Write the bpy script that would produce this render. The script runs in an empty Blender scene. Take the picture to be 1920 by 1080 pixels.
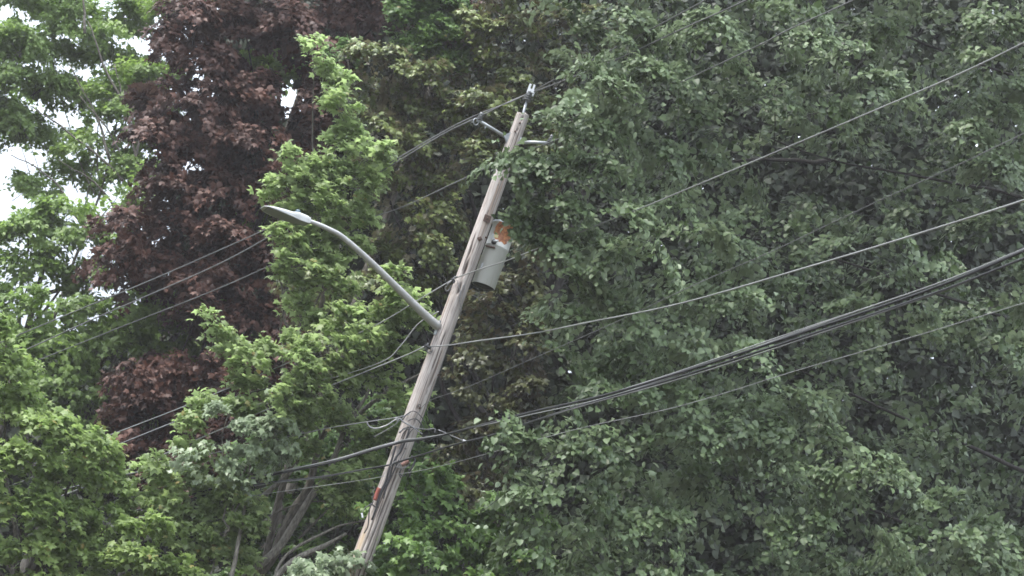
import bpy, math, random
import numpy as np
from mathutils import Vector, Matrix, Quaternion
rad = math.radians
rng = np.random.default_rng(11)
random.seed(5)
scene = bpy.context.scene
COL = scene.collection

# ---------------------------------------------------------------- camera
PITCH, ROLL, FPX = 14.0, 19.5, 3200.0
EYE = np.array([0.0, 0.0, 1.6])
_p, _r = rad(PITCH), rad(ROLL)
FWD = np.array([0, math.cos(_p), math.sin(_p)])
_u = np.array([0, -math.sin(_p), math.cos(_p)]); _x = np.array([1.0, 0, 0])
CUP = _u * math.cos(_r) - _x * math.sin(_r)
CRT = _x * math.cos(_r) + _u * math.sin(_r)
cam_data = bpy.data.cameras.new('camera')
cam = bpy.data.objects.new('camera', cam_data); COL.objects.link(cam)
M = Matrix(((CRT[0], CUP[0], -FWD[0], EYE[0]), (CRT[1], CUP[1], -FWD[1], EYE[1]), (CRT[2], CUP[2], -FWD[2], EYE[2]), (0, 0, 0, 1)))
cam.matrix_world = M
cam_data.sensor_width = 36; cam_data.lens = FPX / 1920 * 36
cam_data.clip_end = 2000; cam_data.clip_start = 0.1
cam_data.dof.use_dof = True; cam_data.dof.focus_distance = 28.0; cam_data.dof.aperture_fstop = 2.0
scene.camera = cam

# ---------------------------------------------------------------- light
SUN_EL, SUN_AZ = 58.0, -108.0       # azimuth from +Y towards +X: behind the camera, to the left
world = bpy.data.worlds.new('World'); scene.world = world; world.use_nodes = True
nt = world.node_tree; nt.nodes.clear()
wo = nt.nodes.new('ShaderNodeOutputWorld'); bg = nt.nodes.new('ShaderNodeBackground')
sky = nt.nodes.new('ShaderNodeTexSky'); sky.sky_type = 'NISHITA'; sky.sun_disc = False
sky.sun_elevation = rad(SUN_EL); sky.sun_rotation = rad(SUN_AZ % 360)
sky.dust_density = 3.0
mixw = nt.nodes.new('ShaderNodeMix'); mixw.data_type = 'RGBA'; mixw.inputs[0].default_value = 0.9
mixw.inputs[7].default_value = (8.6, 9.1, 9.9, 1)      # thin overcast veil over the sky
# overcast sky, brighter overhead; the contrast is raised to darken the tree hollows
geo = nt.nodes.new('ShaderNodeTexCoord'); sep = nt.nodes.new('ShaderNodeSeparateXYZ'); nt.links.new(geo.outputs['Generated'], sep.inputs[0])
mm = nt.nodes.new('ShaderNodeMath'); mm.operation = 'MAXIMUM'; mm.inputs[1].default_value = 0; nt.links.new(sep.outputs['Z'], mm.inputs[0])
sky_grad = nt.nodes.new('ShaderNodeMath'); sky_grad.operation = 'MULTIPLY_ADD'; sky_grad.inputs[1].default_value = 1.6; sky_grad.inputs[2].default_value = 0.16; nt.links.new(mm.outputs[0], sky_grad.inputs[0])
vm = nt.nodes.new('ShaderNodeVectorMath'); vm.operation = 'SCALE'; vm.inputs[0].default_value = (8.5, 9.3, 10.4); nt.links.new(sky_grad.outputs[0], vm.inputs['Scale']); nt.links.new(vm.outputs[0], mixw.inputs[7])
nt.links.new(sky.outputs[0], mixw.inputs[6]); nt.links.new(mixw.outputs[2], bg.inputs[0])
bg.inputs[1].default_value = 0.1
nt.links.new(bg.outputs[0], wo.inputs[0])
sd = bpy.data.lights.new('sun', 'SUN'); sd.energy = 1.5; sd.angle = rad(10); sd.color = (1.0, 0.96, 0.9)
sun = bpy.data.objects.new('sun', sd); COL.objects.link(sun)
_d = Vector((math.sin(rad(SUN_AZ)) * math.cos(rad(SUN_EL)), math.cos(rad(SUN_AZ)) * math.cos(rad(SUN_EL)), math.sin(rad(SUN_EL))))
sun.rotation_euler = _d.to_track_quat('Z', 'Y').to_euler(); sun.location = (-10, -10, 30)
scene.view_settings.view_transform = 'Standard'; scene.view_settings.look = 'None'
scene.view_settings.gamma = 1.0; scene.view_settings.use_curve_mapping = False
scene.view_settings.exposure = 1.78
cy = scene.cycles
cy.use_denoising = True; cy.max_bounces = 6; cy.diffuse_bounces = 3; cy.glossy_bounces = 2
cy.transmission_bounces = 3; cy.volume_bounces = 0; cy.filter_width = 1.6
cy.caustics_reflective = False; cy.caustics_refractive = False

# ---------------------------------------------------------------- geometry helpers
def ray(px, py):
    return FWD + CRT * ((px - 960) / FPX) - CUP * ((py - 540) / FPX)
def P(px, py, Y):
    d = ray(px, py); return EYE + d * (Y / d[1])
def project(w):
    v = np.asarray(w) - EYE
    z = v @ FWD
    return 960 + FPX * (v @ CRT) / z, 540 - FPX * (v @ CUP) / z, z

POLE = P(863, 540, 28.0)
def plane_pt(px, py, deg, shift=0.0, right=True):
    """where the sight line meets the upright plane a wire run hangs in"""
    t = rad(deg); n = np.array([math.sin(t), math.cos(t), 0])
    b = POLE + n * shift
    d = ray(px, py)
    return EYE + d * (((b - EYE) @ n) / (d @ n))

def catmull(pts, n=8):
    pts = [np.asarray(p, float) for p in pts]
    if len(pts) < 3:
        return [pts[0] + (pts[1] - pts[0]) * k / n for k in range(n + 1)]
    q = [2 * pts[0] - pts[1]] + pts + [2 * pts[-1] - pts[-2]]
    out = []
    for i in range(1, len(q) - 2):
        for k in range(n):
            t = k / n
            out.append(0.5 * (2 * q[i] + (q[i + 1] - q[i - 1]) * t + (2 * q[i - 1] - 5 * q[i] + 4 * q[i + 1] - q[i + 2]) * t * t
                              + (3 * q[i] - q[i - 1] - 3 * q[i + 1] + q[i + 2]) * t ** 3))
    out.append(pts[-1]); return out

class MB:
    def __init__(s): s.v = []; s.f = []; s.sm = []
    def add(s, v, f, smooth=True):
        o = len(s.v); s.v += [tuple(map(float, p)) for p in v]; s.f += [tuple(i + o for i in q) for q in f]; s.sm += [smooth] * len(f)
    def tube(s, pts, rr, sides=6, caps=True):
        pts = [np.asarray(p, float) for p in pts]; n = len(pts)
        if np.isscalar(rr): rr = [rr] * n
        elif len(rr) != n: rr = np.interp(np.linspace(0, 1, n), np.linspace(0, 1, len(rr)), rr)
        v = []; ref = None
        for i, p in enumerate(pts):
            t = pts[min(i + 1, n - 1)] - pts[max(i - 1, 0)]; t = t / (np.linalg.norm(t) + 1e-9)
            if ref is None:
                ref = np.array([0, 0, 1.0]) if abs(t[2]) < .9 else np.array([1.0, 0, 0])
            a = ref - t * (ref @ t); a = a / (np.linalg.norm(a) + 1e-9); ref = a; b = np.cross(t, a)
            for k in range(sides):
                g = 2 * math.pi * k / sides
                v.append(p + (a * math.cos(g) + b * math.sin(g)) * rr[i])
        f = [(i * sides + k, i * sides + (k + 1) % sides, (i + 1) * sides + (k + 1) % sides, (i + 1) * sides + k) for i in range(n - 1) for k in range(sides)]
        s.add(v, f)
        if caps:
            o = len(s.v) - n * sides
            s.f += [tuple(o + k for k in range(sides))[::-1], tuple(o + (n - 1) * sides + k for k in range(sides))]; s.sm += [False] * 2
    def box(s, c, ax, ay, az):
        c = np.asarray(c, float); v = [c + ax * i + ay * j + az * k for i in (-1, 1) for j in (-1, 1) for k in (-1, 1)]
        s.add(v, [(0, 1, 3, 2), (4, 6, 7, 5), (0, 4, 5, 1), (2, 3, 7, 6), (0, 2, 6, 4), (1, 5, 7, 3)], False)
    def lathe(s, c, axis, prof, sides=24):
        c = np.asarray(c, float); axis = np.asarray(axis, float); axis = axis / np.linalg.norm(axis)
        ref = np.array([1.0, 0, 0]) if abs(axis[0]) < .8 else np.array([0, 1.0, 0])
        a = ref - axis * (ref @ axis); a /= np.linalg.norm(a); b = np.cross(axis, a)
        v = [c + axis * h + (a * math.cos(2 * math.pi * k / sides) + b * math.sin(2 * math.pi * k / sides)) * r for r, h in prof for k in range(sides)]
        n = len(prof)
        s.add(v, [(i * sides + k, i * sides + (k + 1) % sides, (i + 1) * sides + (k + 1) % sides, (i + 1) * sides + k) for i in range(n - 1) for k in range(sides)])
    def build(s, name, mat, parent=None, bevel=0, auto=True):
        me = bpy.data.meshes.new(name)
        off = np.array(parent.location) if parent is not None else np.zeros(3)
        par = parent
        while par is not None and par.parent is not None:
            par = par.parent; off = off + np.array(par.location)
        me.from_pydata([tuple(np.array(p) - off) for p in s.v], [], s.f)
        me.polygons.foreach_set('use_smooth', s.sm)
        me.materials.append(mat); me.update()
        o = bpy.data.objects.new(name, me); COL.objects.link(o)
        if parent is not None: o.parent = parent
        if bevel:
            m = o.modifiers.new('bevel', 'BEVEL'); m.width = bevel; m.segments = 2
        return o

def tag(o, label=None, cat=None, group=None, kind=None):
    for k, v in (('label', label), ('category', cat), ('group', group), ('kind', kind)):
        if v: o[k] = v
    return o
def thing(name, loc, label, cat, group=None):
    o = bpy.data.objects.new(name, None); COL.objects.link(o); o.location = [float(q) for q in loc]
    o.empty_display_size = 0.3
    return tag(o, label, cat, group)

# ---------------------------------------------------------------- materials
def mat(name, color, rough=.6, metal=0., spec=.5):
    m = bpy.data.materials.new(name); m.use_nodes = True
    b = m.node_tree.nodes['Principled BSDF']
    b.inputs['Base Color'].default_value = (*color, 1); b.inputs['Roughness'].default_value = rough
    b.inputs['Metallic'].default_value = metal; b.inputs['Specular IOR Level'].default_value = spec
    return m
def mottled(name, c0, c1, scale=(8, 8, 8), rough=.7, bump=.3, metal=0., detail=6, lo=.35, hi=.65, dist=.02):
    m = mat(name, c0, rough, metal); t = m.node_tree; b = t.nodes['Principled BSDF']
    tc = t.nodes.new('ShaderNodeTexCoord'); mp = t.nodes.new('ShaderNodeMapping'); mp.inputs['Scale'].default_value = scale
    nz = t.nodes.new('ShaderNodeTexNoise'); nz.inputs['Scale'].default_value = 1; nz.inputs['Detail'].default_value = detail
    rp = t.nodes.new('ShaderNodeValToRGB'); rp.color_ramp.elements[0].position = lo; rp.color_ramp.elements[1].position = hi
    rp.color_ramp.elements[0].color = (*c0, 1); rp.color_ramp.elements[1].color = (*c1, 1)
    t.links.new(tc.outputs['Object'], mp.inputs[0]); t.links.new(mp.outputs[0], nz.inputs[0]); t.links.new(nz.outputs[0], rp.inputs[0])
    t.links.new(rp.outputs[0], b.inputs['Base Color'])
    if bump:
        bp = t.nodes.new('ShaderNodeBump'); bp.inputs['Strength'].default_value = bump; bp.inputs['Distance'].default_value = dist
        t.links.new(nz.outputs[0], bp.inputs['Height']); t.links.new(bp.outputs[0], b.inputs['Normal'])
    return m
def leaf_mat(name, dark, light, tip=None, under=None, rough=.42, trans=.25, spec=.5):
    """colour varies leaf by leaf (rnd) and spray by spray (spr)"""
    m = bpy.data.materials.new(name); m.use_nodes = True; t = m.node_tree; b = t.nodes['Principled BSDF']; out = t.nodes['Material Output']
    a = t.nodes.new('ShaderNodeAttribute'); a.attribute_name = 'rnd'
    s = t.nodes.new('ShaderNodeAttribute'); s.attribute_name = 'spr'
    mx = t.nodes.new('ShaderNodeMix'); mx.data_type = 'RGBA'
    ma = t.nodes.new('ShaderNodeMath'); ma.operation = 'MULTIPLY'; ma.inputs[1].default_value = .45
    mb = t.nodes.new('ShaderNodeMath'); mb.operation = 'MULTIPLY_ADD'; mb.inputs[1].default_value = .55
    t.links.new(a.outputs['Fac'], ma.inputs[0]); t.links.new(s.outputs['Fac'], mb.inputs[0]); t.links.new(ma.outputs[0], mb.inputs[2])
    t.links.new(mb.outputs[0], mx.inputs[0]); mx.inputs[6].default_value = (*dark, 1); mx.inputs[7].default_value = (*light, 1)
    c = mx.outputs[2]
    if tip:
        g = t.nodes.new('ShaderNodeAttribute'); g.attribute_name = 'tip'
        m2 = t.nodes.new('ShaderNodeMix'); m2.data_type = 'RGBA'; m2.inputs[7].default_value = (*tip, 1)
        t.links.new(g.outputs['Fac'], m2.inputs[0]); t.links.new(c, m2.inputs[6]); c = m2.outputs[2]
    if under:
        ge = t.nodes.new('ShaderNodeNewGeometry'); m3 = t.nodes.new('ShaderNodeMix'); m3.data_type = 'RGBA'; m3.inputs[7].default_value = (*under, 1)
        t.links.new(ge.outputs['Backfacing'], m3.inputs[0]); t.links.new(c, m3.inputs[6]); c = m3.outputs[2]
    t.links.new(c, b.inputs['Base Color']); b.inputs['Roughness'].default_value = rough; b.inputs['Specular IOR Level'].default_value = spec
    tr = t.nodes.new('ShaderNodeBsdfTranslucent'); ms = t.nodes.new('ShaderNodeMixShader'); ms.inputs[0].default_value = trans
    hs = t.nodes.new('ShaderNodeHueSaturation'); hs.inputs['Value'].default_value = 1.5; hs.inputs['Saturation'].default_value = 1.1
    t.links.new(c, hs.inputs['Color']); t.links.new(hs.outputs[0], tr.inputs[0])
    t.links.new(b.outputs[0], ms.inputs[1]); t.links.new(tr.outputs[0], ms.inputs[2]); t.links.new(ms.outputs[0], out.inputs[0])
    return m

LM = dict(
    linden=leaf_mat('linden_leaf', (.018, .036, .010), (.125, .178, .074), under=(.20, .25, .15), rough=.5, trans=.2, spec=.4),
    maple=leaf_mat('maple_leaf', (.105, .152, .048), (.31, .385, .165), tip=(.36, .22, .08), under=(.29, .37, .17), rough=.48, trans=.5),
    silver=leaf_mat('pale_maple_leaf', (.11, .15, .08), (.25, .31, .18), under=(.34, .40, .29), rough=.45, trans=.28),
    green=leaf_mat('lower_maple_leaf', (.045, .095, .022), (.175, .28, .065), tip=(.20, .13, .04), under=(.12, .18, .08), rough=.45, trans=.35),
    left=leaf_mat('left_maple_leaf', (.095, .145, .036), (.29, .375, .125), tip=(.30, .18, .06), under=(.22, .30, .11), rough=.5, trans=.45),
    far=leaf_mat('far_leaf', (.10, .16, .042), (.27, .375, .115), rough=.5, trans=.45),
    bronze=leaf_mat('bronze_leaf', (.054, .078, .020), (.20, .245, .072), under=(.17, .155, .09), rough=.42, trans=.22),
    bronzed=leaf_mat('dark_bronze_leaf', (.040, .044, .017), (.12, .135, .045), under=(.10, .085, .05), rough=.42, trans=.22),
    copper=leaf_mat('copper_leaf', (.042, .020, .014), (.140, .066, .047), under=(.075, .050, .040), rough=.55, trans=.2, spec=.35),
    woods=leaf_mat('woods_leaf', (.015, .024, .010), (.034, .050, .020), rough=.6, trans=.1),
)
BARK = mottled('bark', (.055, .048, .038), (.15, .135, .112), (30, 30, 9), .9, .6)
BARK_PALE = mottled('pale_bark', (.085, .078, .064), (.23, .21, .178), (34, 34, 10), .9, .5)
BARK_DARK = mottled('dark_bark', (.018, .016, .015), (.048, .042, .038), (20, 20, 6), .95, .5)
SOIL = mottled('soil', (.03, .028, .016), (.06, .055, .03), (.7, .7, .7), .95, .5)

# ---------------------------------------------------------------- leaves
def mk_shape(out, zs, centre):
    v = np.array([(x, y, z) for (x, y), z in zip(out, zs)] + [centre]); n = len(out)
    return v, np.array([(n, i, (i + 1) % n) for i in range(n)])
_m = [(0, 0), (.36, -.03), (.27, .20), (.58, .50), (.23, .56), (0, 1), (-.23, .56), (-.58, .50), (-.27, .20), (-.36, -.03)]
MAPLE = mk_shape(_m, [0, -.10, .02, -.12, .02, -.16, .02, -.12, .02, -.10], (0, .34, .07))
_l = [(0, 0), (.30, -.03), (.47, .26), (.36, .62), (0, 1.04), (-.36, .62), (-.47, .26), (-.30, -.03)]
OVATE = mk_shape(_l, [0, .07, .10, .06, -.16, .04, .13, .07], (0, .38, -.02))
_s = [(0, 0), (.34, .42), (0, 1), (-.34, .42)]
SMALL = (np.array([(x, y, z) for (x, y), z in zip(_s, [0, .1, -.1, .1])]), np.array([(0, 1, 2), (0, 2, 3)]))
SMALLW = (np.array([(0, 0, 0), (.5, .4, .1), (0, 1, -.1), (-.5, .4, .1)]), np.array([(0, 1, 2), (0, 2, 3)]))
_b = [(0, 0), (.45, .1), (.5, .6), (0, 1), (-.5, .6), (-.45, .1)]
BROAD = (np.array([(x, y, z) for (x, y), z in zip(_b, [0, .05, .1, -.15, .1, .05])]), np.array([(0, 1, 2), (0, 2, 3), (0, 3, 4), (0, 4, 5)]))

def nrm(a): return a / (np.linalg.norm(a, axis=-1, keepdims=True) + 1e-9)

UPB = [.5]
def boughs_in_lobes(lobes, per, depthf=.75):
    """bough seats spread through the front and top shell of every lobe"""
    C, O, S, K = [], [], [], []
    for lb in lobes:
        x, y, rx, ry, Y = lb[:5]; dens = lb[5] if len(lb) > 5 else 1.0
        sc = Y / FPX; c = P(x, y, Y); R = np.array([rx * sc, (rx + ry) * .5 * depthf * sc, ry * sc])
        n = max(2, int(per * dens * (rx * ry * sc * sc) / .35 + rng.random()))
        d = nrm(rng.normal(size=(n, 3)) + np.array([0, -.4, UPB[0]])); rr = rng.uniform(.45, .98, (n, 1))
        # the picture plane is rolled; spread the lobe along the picture's own axes so it keeps its outline
        off = d[:, :1] * R[0] * CRT + d[:, 2:3] * R[2] * CUP + d[:, 1:2] * R[1] * np.array([0, 1, 0])
        C.append(c + off * rr); dw = nrm(off + 1e-6); O.append(dw); S.append(np.full(n, (lb[6] if len(lb) > 6 else .5) + rng.uniform(-.12, .12))); K.append(np.full(n, dens))
    return np.concatenate(C), np.concatenate(O), np.concatenate(S)

def leaves_on_boughs(C, O, S, L, n, size, droop=.45, mode='hang', width=.55, thick=.07):
    nb = len(C); k = np.repeat(np.arange(nb), n); N = len(k)
    up = np.array([0, 0, 1.0])
    h = O.copy()
    if mode == 'hang': h[:, 2] *= .35; h[:, 2] += rng.uniform(-.15, .25, nb)
    elif mode == 'rise': h[:, 2] = np.abs(h[:, 2]) * .5 + rng.uniform(.25, 1.0, nb)
    h = nrm(h + rng.normal(size=h.shape) * .35)
    side = nrm(np.cross(h, up)); upl = nrm(np.cross(side, h))
    Lb = L * rng.uniform(.6, 1.35, nb)
    t = rng.beta(1.5, 1.15, N); s = rng.normal(size=N) * .42
    Lk = Lb[k][:, None]; tt = t[:, None]; ss = s[:, None]
    pos = C[k] + h[k] * Lk * (tt - .45) + side[k] * Lk * width * ss * (1.15 - .75 * tt) \
        - up * Lk * (droop * tt ** 2 + .30 * ss ** 2 * droop * 1.2) + upl[k] * rng.normal(size=(N, 1)) * thick * (Lk / .8) + rng.normal(size=(N, 3)) * .03
    # lay fraction of leaves a little beneath, in second storey
    tipd = nrm(h[k] * .55 + side[k] * np.sign(ss) * np.minimum(np.abs(ss) * 1.6, 1) * .7 - up * (.25 + droop * tt) * rng.uniform(.3, 1.5, (N, 1)) + rng.normal(size=(N, 3)) * .35)
    if mode == 'hang':
        nor = up * (.62 - .4 * tt) + h[k] * (.1 + .5 * tt) + side[k] * ss * .5 + O[k] * 1.0 + np.array([0, -.15, 0]) + rng.normal(size=(N, 3)) * .34
    else:
        nor = up * .8 + h[k] * .6 + np.array([0, -.25, 0]) + rng.normal(size=(N, 3)) * .40
    nor = nrm(nor - tipd * np.sum(nor * tipd, 1, keepdims=True))
    sz = size * rng.uniform(.6, 1.22, N) * (1.08 - .3 * (t > .85))
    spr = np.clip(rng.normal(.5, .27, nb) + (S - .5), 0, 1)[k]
    tip = np.clip((t - .86) * 5, 0, 1) * (rng.random(N) < .35) * (rng.random(nb) < .35)[k]
    return dict(pos=pos, tip=tipd, nor=nor, size=sz, rnd=rng.random(N), spr=spr, red=tip)

def cat(ds): return {k: np.concatenate([d[k] for d in ds]) for k in ds[0]}
def pick(d, m): return {k: v[m] for k, v in d.items()}

def leaf_mesh(name, L, shape, material, origin):
    V, F = shape; n = len(L['pos']); k = len(V)
    X = np.cross(L['tip'], L['nor'])
    v = (V[None, :, 0, None] * X[:, None] + V[None, :, 1, None] * L['tip'][:, None] + V[None, :, 2, None] * L['nor'][:, None]) * L['size'][:, None, None] + L['pos'][:, None]
    v = v.reshape(-1, 3) - origin
    f = (F[None] + (np.arange(n) * k)[:, None, None]).reshape(-1)
    me = bpy.data.meshes.new(name); me.vertices.add(n * k); me.vertices.foreach_set('co', v.astype(np.float32).ravel())
    nf = n * len(F); me.loops.add(nf * 3); me.loops.foreach_set('vertex_index', f.astype(np.int32))
    me.polygons.add(nf); me.polygons.foreach_set('loop_start', np.arange(0, nf * 3, 3, dtype=np.int32))
    for nm, key in (('rnd', 'rnd'), ('spr', 'spr'), ('tip', 'red')):
        a = me.attributes.new(nm, 'FLOAT', 'POINT'); a.data.foreach_set('value', np.repeat(L[key], k).astype(np.float32))
    me.materials.append(material); me.update(calc_edges=True)
    return me

CROWNS = []     # (empty, leaves, shape, material, how many single leaves)
def crown(root, L, shape, material, singles=0):
    CROWNS.append([root, L, shape, material, singles])

def in_gaps(pos, gaps):
    x, y, z = project(pos); m = np.zeros(len(pos), bool)
    for gx, gy, rx, ry in gaps: m |= ((x - gx) / rx) ** 2 + ((y - gy) / ry) ** 2 < 1
    return m

def finish_crowns():
    print('LEAVES', {r_['label'][:30]: len(L_['pos']) for r_, L_, *_ in CROWNS}, 'tris', sum(len(L_['pos']) * len(s_[1]) for _, L_, s_, *_ in CROWNS))
    """the leaves that show largest become single leaf parts, the rest one crown mesh per tree"""
    W, H, c = 1920, 1080, 9
    gw, gh = W // c, H // c + 1
    P_all = np.concatenate([L['pos'] + L['tip'] * L['size'][:, None] * .5 for _, L, _, _, _ in CROWNS])
    sz = np.concatenate([L['size'] for _, L, _, _, _ in CROWNS])
    x, y, z = project(P_all)
    ok = (x > 0) & (x < W) & (y > 0) & (y < H)
    cell = np.where(ok, (y // c).astype(int) * gw + np.minimum(x // c, gw - 1).astype(int), gw * gh)
    zz = z - (sz * 2.0)
    order = np.lexsort((zz, cell)); first = np.ones(len(order), bool); first[1:] = cell[order][1:] != cell[order][:-1]
    vis = np.zeros(len(order), bool); vis[order[first]] = True; vis &= ok
    o = 0
    for root, L, shape, material, singles in CROWNS:
        n = len(L['pos']); v = vis[o:o + n]; zl = z[o:o + n]; o += n
        base = np.array(root.location); keep = np.ones(n, bool)
        if singles:
            score = np.where(v, L['size'] / zl, 0); idx = np.argsort(-score)[:singles]; idx = idx[score[idx] > 0]
            keep[idx] = False
            protos = {}
            for i in idx:
                q = (int(L['rnd'][i] * 4), int(L['spr'][i] * 3.99), L['red'][i] > .3)
                if q not in protos:
                    one = dict(pos=np.zeros((1, 3)), tip=np.array([[0, 1.0, 0]]), nor=np.array([[0, 0, 1.0]]), size=np.ones(1),
                               rnd=np.array([q[0] / 4 + .12]), spr=np.array([q[1] / 4 + .12]), red=np.array([.8 if q[2] else 0.]))
                    protos[q] = leaf_mesh('leaf', one, shape, material, np.zeros(3))
                lo = bpy.data.objects.new('leaf', protos[q]); COL.objects.link(lo); lo.parent = root
                yv, zv = L['tip'][i], L['nor'][i]; xv = np.cross(yv, zv); p = L['pos'][i] - base; s = L['size'][i]
                lo.matrix_local = Matrix([[xv[r] * s, yv[r] * s, zv[r] * s, p[r]] for r in range(3)] + [[0, 0, 0, 1]])
        me = leaf_mesh('crown', pick(L, keep), shape, material, base)
        co = bpy.data.objects.new('crown', me); COL.objects.link(co); co.parent = root; co['kind'] = 'stuff'

def twigs(root, C, O, L, r, material, frac=.6):
    mb = MB()
    for c, o in zip(C, O):
        if random.random() > frac: continue
        a = c - o * L * .9 - np.array([0, 0, L * .35]); b = c + o * L * .25
        m_ = (a + b) / 2 + np.random.default_rng(int(abs(c[0]) * 1e4) % 9999).normal(size=3) * .06 + np.array([0, 0, .06])
        mb.tube([a, m_, b], [r, r * .7, r * .3], 3, False)
    if mb.v:
        o = mb.build('twigs', material, root); o['kind'] = 'stuff'

def branch(root, pts, rr, material, name='branch', sides=8, n=5, wob=.0):
    pp = catmull(pts, n)
    if wob:
        g = np.cumsum(rng.normal(size=(len(pp), 3)) * wob, 0); g -= np.linspace(0, 1, len(pp))[:, None] * g[-1]; pp = [a + b for a, b in zip(pp, g)]
    mb = MB(); mb.tube(pp, rr, sides); return mb.build(name, material, root)

def limbs(root, trunk_top, lobes, material, r0=.09, frac=.5, k0=.4):
    base = np.array(root.location)
    for lb in lobes:
        if rng.random() > frac: continue
        c = P(lb[0], lb[1], lb[4] + .3)
        h = np.clip(c[2] - rng.uniform(2.0, 4.0), trunk_top[2] * .3, trunk_top[2])
        t = h / trunk_top[2]; a = base * (1 - t) + trunk_top * t
        m_ = (a + c) / 2 + np.array([0, .2, -.25])
        branch(root, [a, m_, c], [r0 * rng.uniform(.7, 1.1), r0 * .55, r0 * .18], material, sides=6, n=4, wob=.05)

def ground_below(px, py, Y, dx=0, dy=0):
    w = P(px, py, Y); return np.array([w[0] + dx, Y + dy, 0.0])

# ---------------------------------------------------------------- ground and far woods
mb = MB(); n = 41
def gz(x, y): return max(0, (y - 52)) * .10 + .12 * math.sin(x * .3) * math.sin(y * .25) * (1 if y > 30 else 0)
gx = [-400 + 20 * i for i in range(n)]; gy = [-200, -60, -20, 0, 12, 20, 26, 30, 33, 36, 40, 45, 50, 60, 80, 110, 160, 250, 400]
vv = [(x, y, gz(x, min(y, 160)) - .12) for y in gy for x in gx]
mb.add(vv, [(j * n + i, j * n + i + 1, (j + 1) * n + i + 1, (j + 1) * n + i) for j in range(len(gy) - 1) for i in range(n - 1)])
tag(mb.build('ground', SOIL), kind='structure')

def slab(npts, x0, x1, y0, y1, Y0, Y1, size, test=None):
    x = rng.uniform(x0, x1, npts); y = rng.uniform(y0, y1, npts)
    m = np.ones(npts, bool) if test is None else test(x, y)
    x, y = x[m], y[m]; pos = np.array([P(a, b, c) for a, b, c in zip(x, y, rng.uniform(Y0, Y1, len(x)))])
    pos = pos[pos[:, 2] > 0]; N = len(pos)
    tipd = nrm(rng.normal(size=(N, 3)) + np.array([0, 0, -.5])); nor = rng.normal(size=(N, 3)) * .6 + np.array([0, -.5, .7])
    nor = nrm(nor - tipd * np.sum(nor * tipd, 1, keepdims=True))
    return dict(pos=pos, tip=tipd, nor=nor, size=size * rng.uniform(.6, 1.3, N), rnd=rng.random(N), spr=rng.random(N), red=np.zeros(N))
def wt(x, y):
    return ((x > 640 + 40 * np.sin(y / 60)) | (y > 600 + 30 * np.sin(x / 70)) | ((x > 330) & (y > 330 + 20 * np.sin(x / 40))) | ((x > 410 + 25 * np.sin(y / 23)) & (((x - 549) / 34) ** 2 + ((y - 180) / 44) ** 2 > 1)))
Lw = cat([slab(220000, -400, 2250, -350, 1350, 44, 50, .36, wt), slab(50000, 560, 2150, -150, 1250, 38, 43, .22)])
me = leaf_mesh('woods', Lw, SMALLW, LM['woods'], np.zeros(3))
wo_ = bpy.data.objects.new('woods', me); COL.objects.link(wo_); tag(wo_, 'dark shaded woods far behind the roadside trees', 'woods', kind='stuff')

# ---------------------------------------------------------------- trees
DENS = dict(linden=2.6, copper=1.9, bronze=2.4, bronzed=3.2, far=2.2, maple=5.0, green=5.0, left=4.6, silver=4.0)
def tree(label, base, top, lobes, mat_key, shape, per, L, n, size, droop, mode='hang', singles=0, gaps=(), r=.2, bark=BARK,
         width=.55, thick=.07, limb_frac=.5, group=None, twigf=.5, extra=None, trunk=True, twr=.008, name='tree', inner=0, back=1.0, soft=(), gsc=1.0):
    base = np.asarray(base, float); top = np.asarray(top, float)
    root = thing(name, base, label, 'tree', group)
    C, O, S = boughs_in_lobes(lobes, per * DENS.get(mat_key, 1.6))
    if gaps:
        k = ~in_gaps(C, gaps); C, O, S = C[k], O[k], S[k]
    if soft:
        k = ~in_gaps(C, soft) | (rng.random(len(C)) < .03); C, O, S = C[k], O[k], S[k]
    Ls = leaves_on_boughs(C, O, S, L, n, size, droop, mode, width, thick)
    if soft:      # hollows in the crown: leaves thin out raggedly towards their rims
        x_, y_, z_ = project(Ls['pos']); mt = np.full(len(x_), 9.0)
        for a_, b_, c_, d_ in soft: mt = np.minimum(mt, ((x_ - a_) / (c_ * .92)) ** 2 + ((y_ - b_) / (d_ * .92)) ** 2)
        Ls = pick(Ls, mt + rng.normal(size=len(mt)) * .22 > 1)
    if inner:
        lb2 = [(q[0], q[1], q[2] * 1.0, q[3] * 1.0, q[4] + back, q[5] if len(q) > 5 else 1, (q[6] if len(q) > 6 else .5) - .15) for q in lobes]  # back layer takes a darker tint, crown shade put into leaf colour
        C2, O2, S2 = boughs_in_lobes(lb2, per * DENS.get(mat_key, 1.6) * inner)
        Ls = cat([Ls, leaves_on_boughs(C2, O2, S2, L, n, size * 1.1, droop, mode, width, thick)])
    if extra is not None: Ls = cat([Ls, extra])
    gaps = [(a, b, c * gsc, d * gsc) for a, b, c, d in gaps]
    if gaps: Ls = pick(Ls, ~in_gaps(Ls['pos'], gaps))
    fx, fy, fz = project(Ls['pos'])
    Ls = pick(Ls, ((fx > -60) & (fx < 1980) & (fy > -60) & (fy < 1140)) | (rng.random(len(fx)) < (.9 if mat_key == 'linden' else .4)))
    crown(root, Ls, shape, LM[mat_key], singles)
    if trunk:
        mid = (base + top) / 2 + np.array([.2, 0, 0])
        branch(root, [base, mid, top], [r, r * .75, r * .3], bark, 'trunk', 12, 8, .03)
    limbs(root, top, lobes, bark, r * .4, limb_frac)
    twigs(root, C, O, L, twr, bark, twigf)
    return root

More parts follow.
